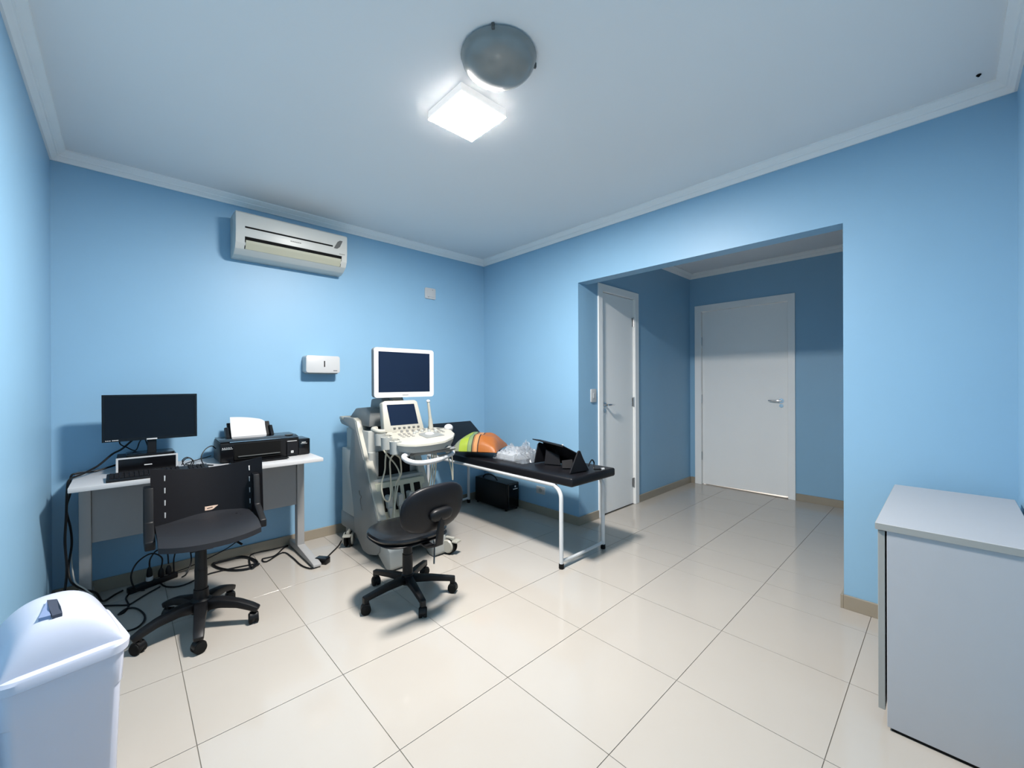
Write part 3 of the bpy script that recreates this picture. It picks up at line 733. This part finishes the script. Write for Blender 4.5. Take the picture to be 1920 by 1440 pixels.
b = B(); cyl(b, (2.295, -.584, .632), (2.32, -.59, .632), .008, 10); obj('plug', b, 'wplastic', HD)
# power unit under the couch
U = thing('power_backup_unit', 'black box shaped power backup unit under the couch', 'power unit', (2.585, .89, 0))
b = B(); box(b, 2.515, 2.680, .655, 1.15, .012, .268, .010, 2); obj('case', b, 'bplastic', U)
b = B(); box(b, 2.53, 2.665, .646, .656, .02, .26, .006, 1); fp = obj('front_panel', b, 'bgloss', U)
b = B(); cyl(b, (2.62, .6465, .232), (2.62, .644, .232), .009, 12); obj('power_button', b, 'mark', fp)
b = B(); box(b, 2.592, 2.65, .644, .6465, .204, .211); obj('printed_label', b, 'mark', fp)
for q in (2.53, 2.665):
    for y in (.68, 1.12):
        t = B(); cyl(t, (q, y, 0), (q, y, .013), .012, 10); obj('foot', t, 'rubber', U)
b = B(); tube(b, [(2.55, 1.06, .266), (2.545, 1.02, .30), (2.55, .95, .315), (2.555, .88, .30), (2.56, .84, .262)], .007, 8); obj('carry_handle', b, 'cable', U)

# ================================================================== ULTRASOUND MACHINE
US = thing('ultrasound_machine', 'cream and grey ultrasound machine on casters with two screens', 'ultrasound machine', (1.32, .65, 0))
wing = [(1.073, .968), (1.055, .985), (.82, .988), (.775, .968), (.745, .90), (.721, .851), (.567, .598), (.408, .305), (.372, .17), (.382, .095), (.427, .062), (.555, .03), (.646, .034), (.788, .135), (.815, .316), (.985, .755), (.885, .80), (.845, .895), (.90, .925), (1.04, .93), (1.068, .95)]
wing2 = [(.88, .80) if p == (.985, .755) else p for p in wing]
wprof = [(1.073, .968), (1.055, .985), (.82, .988), (.775, .968), (.745, .90), (.567, .598), (.408, .305), (.372, .17), (.382, .095), (.427, .062), (.555, .03), (.646, .034), (.788, .135), (.815, .316), (.895, .60), (.865, .76), (.842, .895), (.90, .915), (1.04, .93), (1.068, .95)]
for x0, x1 in ((1.08, 1.112), (1.508, 1.54)):
    b = B(); prism(b, wprof, 'x', x0, x1, .006, 2); wg = obj('side_wing', b, 'usg', US)
    # cream front edge strip
    fr = [(.825, .990), (.77, .970), (.738, .90), (.56, .598), (.401, .305)]
    bk_ = [(.408, .305), (.567, .598), (.745, .90), (.778, .966), (.825, .986)]
    s0, s1 = (x0+.004, x1+.03) if x0 < 1.3 else (x0-.03, x1-.004)
    t = B(); prism(t, [(p[0]-.012, p[1]) for p in fr]+[(p[0]+.012, p[1]) for p in bk_], 'x', s0, s1, .003, 1); obj('edge_strip', t, 'usw', wg)
# rear grip on top of the left wing
b = B(); box(b, 1.075, 1.20, 1.0, 1.075, .962, .990, .010, 2); box(b, 1.42, 1.545, 1.0, 1.075, .962, .990, .010, 2); box(b, 1.10, 1.52, 1.045, 1.075, .964, .988, .008, 2); obj('rear_handle', b, 'usw', US)
# printed squiggle on the left wing
b = B(); tube(b, [(1.0795, .70, .46), (1.0795, .69, .435), (1.0795, .665, .42), (1.0795, .68, .395), (1.0795, .665, .35), (1.0795, .65, .325)], .0035, 6); obj('side_emblem', b, 'usd', US)
# main tower and rear block
b = B(); box(b, 1.113, 1.507, .62, 1.02, .22, .90, .008, 2); obj('main_body', b, 'usl', US)
b = B(); box(b, 1.085, 1.535, .80, 1.045, .235, .742, .008, 2); obj('rear_block', b, 'usl', US)
b = B(); box(b, 1.09, 1.53, .79, 1.095, .105, .24, .02, 2); obj('rear_bumper', b, 'usg', US)
b = B(); prism(b, [(.40, .05), (1.05, .06), (1.05, .22), (.60, .26), (.40, .24)], 'x', 1.114, 1.506, .006, 1); obj('base', b, 'usg', US)
# grey slanted inner cheeks and cream top front
for x0, x1 in ((1.113, 1.185), (1.44, 1.507)):
    t = B(); prism(t, [(.60, .565), (.60, .745), (.70, .76), (.70, .565)], 'x', x0, x1, .004, 1); obj('inner_cheek', t, 'usl', US)
b = B(); prism(b, [(.700, .745), (.665, .755), (.735, .90), (.80, .985), (.98, .985), (.98, .745)], 'x', 1.114, 1.506, .006, 1); obj('front_cowl', b, 'usw', US)
b = B(); prism(b, [(.722, .905), (.728, .905), (.753, .945), (.747, .945)], 'x', 1.15, 1.46); obj('vent_grille', b, 'usd', US)
# dark storage bay
b = B(); box(b, 1.186, 1.439, .600, .628, .56, .745); obj('storage_bay', b, 'dark', US)
b = B(); prism(b, [(.52, .535), (.64, .545), (.64, .565), (.52, .56)], 'x', 1.113, 1.507, .004, 1); obj('bay_shelf', b, 'usl', US)
# connector rack
b = B(); prism(b, [(.50, .535), (.60, .54), (.60, .24), (.42, .24)], 'x', 1.113, 1.507, .004, 1); rk = obj('connector_rack', b, 'acy', US)
for i in range(4):
    xc = 1.185+i*.083
    t = B(); 
    sl = lambda z: .42+(z-.24)/(.535-.24)*.08
    prism(t, [(sl(.50)-.006, .50), (sl(.50)+.012, .50), (sl(.34)+.012, .34), (sl(.34)-.006, .34)], 'x', xc-.026, xc+.026, .003, 1)
    cn = obj('connector_port', t, 'dark', rk)
    if i < 3:
        t = B(); prism(t, rrect(xc-.018, xc+.018, .36, .455, .012), 'y', sl(.41)-.05, sl(.41)+.005, .004, 1); obj('probe_connector', t, 'usl', cn)
        t = B(); prism(t, [(xc-.016, .372), (xc+.016, .372), (xc+.003, .30), (xc-.003, .30)], 'y', sl(.34)-.038, sl(.34)-.008, .002, 1); obj('connector_tail', t, 'usl', cn)
# front toes (caster housings)
for x0, x1 in ((1.09, 1.20), (1.43, 1.54)):
    t = B(); prism(t, [(.235, .02), (.26, .002), (.31, .002), (.42, .06), (.46, .20), (.36, .20), (.25, .13)], 'x', x0, x1, .012, 2); obj('front_toe', t, 'usl', US)
# big casters
def uscaster(x, y, rz):
    X = Matrix.Translation((x, y, 0)) @ Matrix.Rotation(rz, 4, 'Z')
    t = B()
    for s in (-1, 1):
        k = B(); bmesh.ops.create_cone(k, cap_ends=True, segments=24, radius1=.056, radius2=.056, depth=.018); bevel(k, .005, 2)
        merge(t, k, X @ Matrix.Translation((s*.017, 0, .056)) @ Matrix.Rotation(PI/2, 4, 'Y'))
    c = obj('caster', t, 'rubber', US)
    t = B()
    for s in (-1, 1):
        k = B(); bmesh.ops.create_cone(k, cap_ends=True, segments=24, radius1=.050, radius2=.042, depth=.012)
        merge(t, k, X @ Matrix.Translation((s*.031, 0, .060)) @ Matrix.Rotation(s*PI/2, 4, 'Y'))
    box(t, -.012, .012, -.045, .03, .085, .125, .006, 1, X); box(t, -.03, .03, -.085, -.04, .092, .106, .004, 1, X)
    obj('caster_cover', t, 'usw', c)
uscaster(1.075, .885, math.radians(-35)); uscaster(1.50, 1.0, .3); uscaster(1.555, .235, math.radians(20))
# monitor arm, tower head
b = B(); prism(b, [(.62, .93), (.60, 1.04), (.66, 1.075), (.86, 1.06), (.98, .985), (.80, .93)], 'x', 1.12, 1.40, .012, 2); obj('tower_head', b, 'usg', US)
b = B(); prism(b, [(.56, 1.10), (.60, 1.155), (.76, 1.13), (.78, 1.06), (.66, 1.05)], 'x', 1.20, 1.38, .010, 2); box(b, 1.26, 1.34, .535, .60, 1.12, 1.24, .008, 1); obj('monitor_arm', b, 'usg', US)
# main monitor
uy = .50; u0_, u1_, v0_, v1_ = 1.106, 1.596, 1.147, 1.508
b = B(); prism(b, rrect(u0_, u1_, v0_, v1_, .022), 'y', uy+.004, uy+.045, .008, 2); mo = obj('monitor', b, 'usg', US)
b = B(); 
rr_o = rrect(u0_, u1_, v0_, v1_, .022); rr_i = rrect(u0_+.036, u1_-.036, v0_+.040, v1_-.030, .002)
t = B(); a = [t.verts.new((p[0], uy, p[1])) for p in rr_o]; c = [t.verts.new((p[0], uy+.004, p[1])) for p in rr_i]; d = [t.verts.new((p[0], uy+.012, p[1])) for p in rr_o]
n = len(rr_o)
for i in range(n):
    j = (i+1) % n; t.faces.new((a[i], a[j], c[j], c[i])); t.faces.new((a[i], d[i], d[j], a[j]))
bmesh.ops.recalc_face_normals(t, faces=t.faces); merge(b, t); bz = obj('monitor_bezel', b, 'wplastic', mo)
b = B(); box(b, u0_+.034, u1_-.034, uy+.0035, uy+.0045, v0_+.038, v1_-.028); obj('screen', b, 'uscreen', mo)
b = B()
for i in range(7): box(b, 1.325+i*.0075, 1.3305+i*.0075, uy-.0003, uy+.003, v0_+.014, v0_+.019)
obj('printed_label', b, 'key', mo)
# control console: sloped slab
def con(x, y): return .868+(y-.0)*.095
outl = [(1.055, .07), (1.085, .02), (1.14, -.012), (1.24, -.022), (1.36, -.002), (1.48, .075), (1.565, .175), (1.612, .29), (1.615, .40), (1.56, .44), (1.18, .44), (1.14, .385), (1.10, .37), (1.135, .335), (1.135, .29), (1.085, .27), (1.085, .225), (1.125, .20), (1.125, .16), (1.07, .145)]
def deck(z0, z1, k0, k1):
    t = B(); n = len(outl)
    A_ = [t.verts.new((x+k0*(1.33-x), y+k0*1.6*(.2-y), con(x, y)+z0)) for x, y in outl]; C2 = [t.verts.new((x+k1*(1.33-x), y+k1*1.6*(.2-y), con(x, y)+z1)) for x, y in outl]
    t.faces.new(C2); t.faces.new(list(reversed(A_)))
    for i in range(n): t.faces.new((A_[i], A_[(i+1) % n], C2[(i+1) % n], C2[i]))
    bmesh.ops.recalc_face_normals(t, faces=t.faces); b = B(); return merge(b, t)
cs = obj('console', deck(-.012, 0, 0, .008), 'usw', US)
obj('console_tray', deck(-.056, -.0125, .07, .012), 'usl', US)
b = B(); prism(b, [(.05, .80), (.40, .84), (.60, .80), (.60, .76), (.30, .745), (.10, .775)], 'x', 1.18, 1.50, .008, 2); obj('console_support', b, 'usg', US)
b = B(); prism(b, [(.03, .815), (.06, .800), (.40, .84), (.40, .85), (.05, .822)], 'x', 1.15, 1.44, .004, 1); obj('console_underside', b, 'usg', US)
SL = math.atan(.095)
def cbox(bm, x, y, wx, wy, h, bev=.001):
    box(bm, -wx/2, wx/2, -wy/2, wy/2, -.001, h, bev, 1, Matrix.Translation((x, y, con(x, y))) @ Matrix.Rotation(SL, 4, 'X'))
for r, (y, n_, x0) in enumerate(((.315, 3, 1.20), (.285, 3, 1.19), (.25, 3, 1.185), (.215, 3, 1.18))):
    for i in range(n_):
        t = B(); cbox(t, x0+i*.036, y, .018, .012, .004); obj('key', t, 'key', cs)
for r, y in enumerate((.345, .315, .285, .255)):
    for i in range(2):
        t = B(); cbox(t, 1.50+i*.038+r*-.006, y, .02, .012, .004); obj('key', t, 'key', cs)
for i in range(5):
    t = B(); X = Matrix.Translation((1.245+i*.045, .365, con(0, .365))) @ Matrix.Rotation(SL, 4, 'X'); lathe(t, [(.0095, -.001), (.0095, .012), (.007, .016), (0, .016)], 12, X); obj('knob', t, 'key', cs)
for i, (x, y) in enumerate(((1.30, .285), (1.335, .315), (1.385, .325), (1.435, .31), (1.47, .28))):
    t = B(); X = Matrix.Translation((x, y, con(0, y))) @ Matrix.Rotation(SL, 4, 'X'); lathe(t, [(.012, -.001), (.012, .010), (.009, .015), (0, .015)], 14, X); obj('knob', t, 'usl', cs)
t = B(); prism(t, [(1.30, .12), (1.46, .15), (1.465, .24), (1.44, .275), (1.38, .285), (1.325, .27), (1.305, .23)], 'z', 0, .003, 0, 1)
for v in t.verts: v.co.z += con(0, v.co.y)
obj('palm_rest', t, 'usg', cs)
t = B(); ellip(t, (1.385, .225, con(0, .225)+.002), .034, .030, .016); obj('trackball', t, 'wplastic', cs)
t = B(); cbox(t, 1.20, .385, .03, .006, .002, 0); obj('key', t, 'key', cs)
# probe holders on the left rim and right rim
for (x, y) in ((1.068, .115), (1.075, .25), (1.088, .375)):
    t = B(); z = con(0, y)
    lathe(t, [(.034, z-.075), (.038, z+.004), (.030, z+.004), (.027, z-.060)], 16, Matrix.Translation((x, y, 0))); obj('probe_cup', t, 'usl', US)
for (x, y) in ((1.495, .385), (1.575, .385)):
    t = B(); cbox(t, x, y, .05, .022, .003); obj('holder_slot', t, 'usd', cs)
b = B(); tube(b, [(1.10, .46, .935), (1.06, .42, .935), (1.07, .36, .925), (1.11, .36, .92)], .016, 10); obj('gel_holder', b, 'usw', US)
# touch panel
tx = Matrix.Translation((1.29, .405, .905)) @ Matrix.Rotation(math.radians(-14), 4, 'X')
b = B(); prism(b, [(-.155, 0), (.165, 0), (.135, .215), (.115, .228), (-.125, .228), (-.145, .215)], 'y', 0, .055, .008, 2, tx); tp = obj('touch_panel', b, 'usw', US)
b = B(); prism(b, [(-.102, .048), (.118, .048), (.103, .198), (-.115, .198)], 'y', -.002, .004, 0, 1, tx); obj('touch_screen', b, 'uscreen', tp)
for i in range(6):
    t = B(); box(t, -.085+i*.038, -.067+i*.038, -.006, .004, .020, .032, .002, 1, tx); obj('soft_key', t, 'usd', tp)
# front handle bar
hp = [on_y(*q) for q in ((763, 852, .06), (757, 857, .03), (764, 864, .0), (780, 868, -.01), (800, 867, .0), (822, 862, .03), (838, 855, .08), (848, 850, .12), (846, 846, .17))]
b = B(); tube(b, [(1.21, .16, hp[0].z+.02)]+hp+[(1.50, .26, hp[-1].z+.01)], .0165, 12); obj('front_handle', b, 'wplastic', US)
for q in ([(1.205, .15, .80), (1.15, .13, .785)], [(1.46, .30, .79), (1.53, .23, .77)]):
    b = B(); tube(b, q, .016, 10, 1); obj('handle_mount', b, 'usg', US)
# hanging transducer cables (parts)
def ucable(pts, r=.0052):
    t = B(); tube(t, pts, r, 8, 8); obj('transducer_cable', t, 'usc', US)
ucable([(1.075, .25, .82), (1.085, .29, .74), (1.10, .33, .66), (1.085, .35, .56), (1.10, .345, .47), (1.145, .36, .44), (1.165, .37, .52), (1.14, .33, .64), (1.11, .27, .74), (1.105, .18, .80)])
ucable([(1.068, .115, .80), (1.11, .14, .77), (1.18, .26, .72), (1.22, .33, .62), (1.21, .38, .55), (1.20, .38, .48), (1.19, .36, .42)])
ucable([(1.088, .375, .83), (1.13, .36, .76), (1.20, .37, .68), (1.235, .38, .60), (1.21, .37, .50), (1.18, .35, .38), (1.185, .36, .28)])
for k in range(3):
    ucable([(1.44+.02*k, .30, .80), (1.45+.018*k, .30, .70), (1.455+.02*k, .33, .56), (1.44+.02*k, .36, .42), (1.42, .40, .33)])
ucable([(1.575, .385, .87), (1.60, .34, .74), (1.615, .30, .62), (1.62, .28, .52), (1.625, .29, .64), (1.632, .32, .76), (1.62, .36, .85)], .0045)
# transducer probes resting in their holders (things of their own)
PB = thing('wand_transducer', 'thin cream wand probe standing upright in the ultrasound console', 'probe', (1.495, .385, .905))
b = B(); tube(b, [(1.497, .385, .906), (1.494, .385, .955), (1.490, .383, .985)], .018, 14, 3, rs=(.019, .013)); obj('grip', b, 'usw', PB)
b = B(); tube(b, [(1.490, .383, .985), (1.480, .38, 1.05), (1.471, .378, 1.108)], .011, 12, 3, rs=(.012, .009)); obj('shaft', b, 'usw', PB)
b = B(); ellip(b, (1.470, .378, 1.116), .014, .014, .012); obj('tip', b, 'wplastic', PB)
PB = thing('dome_transducer', 'round headed white probe resting on the right of the console', 'probe', (1.628, .345, .86))
b = B(); lathe(b, [(.020, .86), (.027, .868), (.028, .885), (.031, .892)], 18, Matrix.Translation((1.628, .345, 0))); obj('collar', b, 'usl', PB)
b = B(); ellip(b, (1.628, .345, .908), .035, .032, .029); obj('dome_head', b, 'wplastic', PB)
b = B(); tube(b, [(1.60, .36, .866), (1.628, .345, .866)], .012, 8, 1); obj('holder_ring', b, 'usl', US)

# ================================================================== WHITE BIN
BN = thing('waste_bin', 'white plastic bin with a domed lid beside the left wall', 'bin', (-.321, -.545, 0), math.radians(12))
def rr_loft(bm, levels, n=6):
    t = B(); rings = []
    for hx_, hy_, r, z in levels: rings.append([t.verts.new((p[0], p[1], z)) for p in rrect(-hx_, hx_, -hy_, hy_, r, n)])
    k = len(rings[0])
    for a, c in zip(rings, rings[1:]):
        for i in range(k): t.faces.new((a[i], a[(i+1) % k], c[(i+1) % k], c[i]))
    t.faces.new(rings[0]); t.faces.new(rings[-1])
    bmesh.ops.recalc_face_normals(t, faces=t.faces); return merge(bm, t)
RZ = .505
b = B(); rr_loft(b, [(.098, .117, .03, 0), (.101, .120, .03, .01), (.113, .132, .03, .39), (.116, .135, .03, .395), (.120, .14, .03, RZ-.02), (.120, .14, .03, RZ)]); obj('bin_body', b, 'bin', BN, world=False)
b = B(); rr_loft(b, [(.124, .146, .045, RZ-.022), (.131, .153, .05, RZ-.018), (.133, .155, .05, RZ+.004), (.129, .151, .05, RZ+.012), (.117, .139, .05, RZ+.016)]); obj('lid_rim', b, 'bin', BN, world=False)
def domez(x, y):
    u, v = max(-1, min(1, x/.114)), max(-1, min(1, y/.136))
    return RZ+.012+.118*max(0, 1-abs(u)**2.4)**.62*(max(0, 1-abs(v)**5)**.5)
t = B(); NU, NV = 30, 30; vs = []
for i in range(NU+1):
    for j in range(NV+1):
        u, v = math.sin(PI/2*(2*i/NU-1)), math.sin(PI/2*(2*j/NV-1))
        vs.append(t.verts.new((.114*u, .136*v, domez(.114*u, .136*v))))
for i in range(NU):
    for j in range(NV):
        k = i*(NV+1)+j; t.faces.new((vs[k], vs[k+NV+1], vs[k+NV+2], vs[k+1]))
b = B(); merge(b, t); obj('domed_lid', b, 'bin', BN, ang=50, world=False)
# finger recess of the swing lid: its shade painted as two small faces lying on the dome
def on_dome(px, py):
    a_ = math.radians(12); z = RZ+.11
    for _ in range(12):
        P = on_z(px, py, z); dx, dy = P.x+.321, P.y+.545
        lx, ly = dx*math.cos(a_)+dy*math.sin(a_), -dx*math.sin(a_)+dy*math.cos(a_)
        z = .5*z+.5*domez(lx, ly)
    return Vector((lx, ly, z+.009))
def patch(pts, m, name):
    t = B(); A_ = [t.verts.new(p) for p in pts]; C_2 = [t.verts.new(p-Vector((0, 0, .014))) for p in pts]; n = len(pts)
    t.faces.new(A_); t.faces.new(list(reversed(C_2)))
    for i in range(n): t.faces.new((A_[i], C_2[i], C_2[(i+1) % n], A_[(i+1) % n]))
    bmesh.ops.recalc_face_normals(t, faces=t.faces); b = B(); merge(b, t); return obj(name, b, m, BN, world=False)
patch([on_dome(*q) for q in ((88, 1131), (107, 1129), (114, 1143), (117, 1155), (98, 1161), (92, 1146))], 'bindark', 'lid_grip')
patch([on_dome(*q) for q in ((72, 1166), (88, 1133), (95, 1160))], 'binshade', 'grip_side')
b = B(); t = B(); rnd = random.Random(5)
pts = [(-.155, .12, RZ), (-.150, .15, RZ+.02), (-.148, .155, RZ+.055), (-.158, .15, RZ+.085), (-.165, .14, RZ+.05)]
grid_solid(b, lambda u, v: ((-.120-.012*math.sin(3*v), .06+.05*u*(1-.7*v), RZ-.01+.115*v+.01*math.sin(7*u)), (1, .2*math.sin(9*u), 0)), 8, 8, .002); obj('bin_liner', b, 'film', BN, world=False)

# ================================================================== GREY CABINET
CB = thing('low_cabinet', 'light grey low cabinet standing in the near corner', 'cabinet', (2.2, -2.3, 0))
cx0, cx1, cy0, cy1 = 1.80, 2.60, -2.478, -2.100
b = B(); box(b, cx0, cx1, cy0, cy1, .713, .738, .0015, 1); tp_ = obj('cabinet_top', b, 'cab', CB)
b = B(); box(b, cx0-.0012, cx0+.0005, cy0+.001, cy1-.001, .7145, .7365); box(b, cx0+.001, cx1-.001, cy1-.0005, cy1+.0012, .7145, .7365); obj('edge_band', b, 'cabedge', tp_)
for x0 in (cx0+.006, cx1-.024):
    t = B(); box(t, x0, x0+.018, cy0+.003, cy1-.030, .012, .7125, .001, 1); obj('side_panel', t, 'cab', CB)
b = B(); box(b, cx0+.025, cx1-.025, cy0+.003, cy0+.01, .06, .7125); obj('back_panel', b, 'cab', CB)
b = B(); box(b, cx0+.025, cx1-.025, cy0+.012, cy1-.032, .055, .073); obj('bottom_shelf', b, 'cab', CB)
for x0, x1 in ((cx0+.008, 2.199), (2.201, cx1-.008)):
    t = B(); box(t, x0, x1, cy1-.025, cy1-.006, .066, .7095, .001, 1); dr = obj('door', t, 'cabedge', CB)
    hxx = 2.17 if x0 < 2.1 else 2.23
    t = B(); tube(t, [(hxx, cy1-.006, .60), (hxx, cy1+.018, .605), (hxx, cy1+.018, .675), (hxx, cy1-.006, .68)], .004, 8, 4); obj('handle', t, 'steel', dr)
b = B(); box(b, cx0+.012, cx0+.030, cy0+.02, cy1-.042, 0, .0125); box(b, cx1-.030, cx1-.012, cy0+.02, cy1-.042, 0, .0125); obj('foot_strip', b, 'rubber', CB)

# ================================================================== CABLES
def cable(name, label, pts, r=.004, m='cable', cat='cable', k=8, closed=False, group=None):
    t = B(); tube(t, pts, r, 8, k, closed); return tag(obj(name, t, m), label, cat, group)
def FZ(lst, z=.006): return [on_z(x, y, z) for x, y in lst]
# hanging behind / beside the desk (between desk end and left wall)
def SX(lst, X): return [on_x(x, y, X) for x, y in lst]
mon_pts = [(-.10, MY+.055, .98), (-.13, 1.10, .93), (-.19, 1.13, .862), (-.232, 1.105, .838), (-.29, 1.05, .785), (-.35, .98, .757), (-.393, .93, .742)]
cable('monitor_cable', 'black monitor cable draped over the left desk end', mon_pts + [(-.402, .925, .68), (-.405, .92, .55), (-.41, .92, .42), (-.405, .93, .28), (-.41, .93, .18), (-.425, .90, .08), (-.44, .86, .008), (-.45, .80, .006)], .0055)
cable('monitor_power_cable', 'black cord leaving the back of the computer towards the left desk end', [(-.14, 1.205, .775), (-.22, 1.15, .765), (-.30, 1.10, .749), (-.37, 1.09, .748), (-.398, 1.085, .735), (-.40, 1.08, .65), (-.415, 1.07, .56), (-.40, 1.07, .45), (-.395, 1.06, .36), (-.405, 1.02, .25), (-.395, .985, .185), (-.37, .972, .15), (-.34, .975, .12), (-.298, .985, .085), (-.278, 1.0, .03), (-.26, 1.05, .006), (-.225, 1.10, .006), (-.19, 1.125, .010)], .0052)
cable('white_cable', 'thin white cord hanging by the left desk leg', [(-.402, 1.10, .34), (-.395, 1.06, .26), (-.385, 1.0, .20), (-.372, .962, .17), (-.338, .955, .13), (-.302, .94, .075), (-.296, .93, .03), (-.296, .91, .005)], .0035, 'wcable')
cable('looped_cable', 'thin black cord looping behind the monitor', [(-.12, 1.08, .94), (-.15, 1.09, .97), (-.19, 1.09, .955), (-.20, 1.10, .90), (-.17, 1.12, .87), (-.13, 1.14, .845), (-.11, 1.13, .90), (-.09, 1.10, .915), (-.075, 1.10, .87)], .0032)
# printer cord over the desk to the keyboard side
cable('printer_cable', 'black printer cord curling on the desk beside the printer', [(.262, 1.06, .82), (.235, 1.02, .845), (.20, 1.0, .83), (.175, .97, .79), (.18, .93, .75), (.21, .88, .7445), (.22, .86, .7445), (.17, .90, .7445), (.13, .95, .7445), (.10, 1.02, .745), (.14, 1.10, .746), (.25, 1.17, .76)], .003)
cable('coiled_cable', 'small coil of black cord beside the computer on the desk', [(.07, .87, .765), (.085, .90, .79), (.11, .92, .795), (.13, .91, .775), (.12, .89, .755), (.09, .88, .75), (.075, .90, .785), (.10, .93, .80), (.125, .92, .78), (.11, .88, .7445), (.14, .87, .7445)], .003)
# floor: power strip
p0, p1 = on_z(240, 1111, .0), on_z(330, 1078, .0)
d = (p1-p0); a = math.atan2(d.y, d.x)
PS = thing('power_strip', 'black power strip on the floor under the desk', 'power strip', (p0.x, p0.y-.03, 0), a)
b = B(); box(b, 0, d.length, -.022, .022, 0, .035, .006, 2); obj('strip_body', b, 'bplastic', PS, world=False)
for i, x in enumerate((.10, .145, .19, .235)):
    if x > d.length-.02: continue
    t = B(); cyl(t, (x, 0, .034), (x, 0, .037), .014, 14); so = obj('socket', t, 'usd', PS, world=False)
for x in (.165, .205):
    t = B(); lathe(t, [(.014, .036), (.016, .055), (.013, .075), (.006, .09)], 12, Matrix.Translation((x, 0, 0))); obj('plug', t, 'bplastic', PS, world=False)
t = B(); lathe(t, [(.014, .036), (.018, .04), (.018, .06), (.016, .062)], 14, Matrix.Translation((.105, 0, 0))); pl = obj('plug_adapter', t, 'wplastic', PS, world=False)
t = B(); lathe(t, [(.014, .062), (.016, .075), (.012, .105), (.006, .12)], 12, Matrix.Translation((.105, 0, 0))); obj('plug', t, 'bplastic', PS, world=False)
ca, sa = math.cos(a), math.sin(a)
def PSW(x, y, z): return Vector((p0.x+ca*x-sa*y, p0.y-.03+sa*x+ca*y, z))
cable('power_cable', 'black power cord looping from the white plug adapter', [PSW(.105, 0, .118), PSW(.11, .0, .17), PSW(.15, .01, .205), PSW(.20, .01, .18), PSW(.205, 0, .10)], .0042)
cable('power_cable', 'black power cord looping wide left over the power strip', [PSW(.165, 0, .085), PSW(.16, -.02, .16), PSW(.10, -.03, .21), PSW(.03, -.03, .18), PSW(.0, -.035, .11), PSW(.02, -.04, .03), PSW(.06, -.045, .007)], .0042)
cable('power_cable', 'black power cord arching right from the power strip', [PSW(.235, 0, .037), PSW(.24, .01, .12), PSW(.27, .015, .19), PSW(.32, .01, .17), PSW(.33, -.01, .08), PSW(.29, -.04, .015), PSW(.25, -.06, .007)], .0042)
coil = []
cc = on_z(440, 1057, .008)
for i in range(40):
    an = i/40*2*PI*3.2; rr_ = .105+.012*math.sin(an*.37+1)
    q = on_z(440+41*math.cos(an)*(1+.05*math.sin(an*.4)), 1057+13*math.sin(an), .006)
    coil.append(Vector((q.x, min(q.y, YW-.03), .006+.0022*i/10)))
tail = FZ([(470, 1040), (500, 1020), (515, 1008), (528, 1012), (531, 1028), (515, 1042), (492, 1048), (500, 1053), (530, 1036), (548, 1045), (565, 1060), (585, 1066), (598, 1058)])
tail = [Vector((q.x, min(q.y, YW-.03), .006)) for q in tail]
cable('coiled_power_cable', 'black cord coiled flat on the floor under the desk', FZ([(300, 1092), (312, 1100), (345, 1097), (395, 1075)])+coil+tail, .0048, k=4)
ad = on_z(606, 1056, 0)
AD = thing('power_adapter', 'small black power adapter on the floor by the right desk foot', 'adapter', (ad.x, ad.y, 0), math.radians(35))
b = B(); box(b, -.025, .025, -.04, .05, 0, .042, .005, 2); obj('case', b, 'bgloss', AD, world=False)
b = B(); box(b, .0252, .026, -.03, .04, .008, .034); obj('label_plate', b, 'usl', AD, world=False)
cable('adapter_cable', 'short black cord from the adapter to the ultrasound caster', FZ([(612, 1046), (622, 1036), (634, 1024), (640, 1014)]), .0048)
cable('floor_cable', 'long black cord running on the floor towards the bin', [Vector((q.x, q.y, .006)) for q in FZ([(300, 1100), (275, 1114), (255, 1126), (240, 1134), (215, 1135), (190, 1136)])], .0045)
cable('floor_cable_loop', 'black cord loop on the floor between chair base and bin', FZ([(243, 1112), (236, 1122), (241, 1135), (232, 1148), (222, 1152), (238, 1141), (256, 1141), (270, 1152), (270, 1164), (258, 1176), (243, 1182), (232, 1184)]), .0045)
cable('under_chair_cable', 'thin black cord along the baseboard behind the chair', [Vector((.05, 1.205, .012)), Vector((.14, 1.20, .03)), Vector((.25, 1.20, .06)), Vector((.36, 1.205, .10)), Vector((.44, 1.21, .16)), Vector((.47, 1.21, .25)), Vector((.47, 1.212, .40))], .0035)
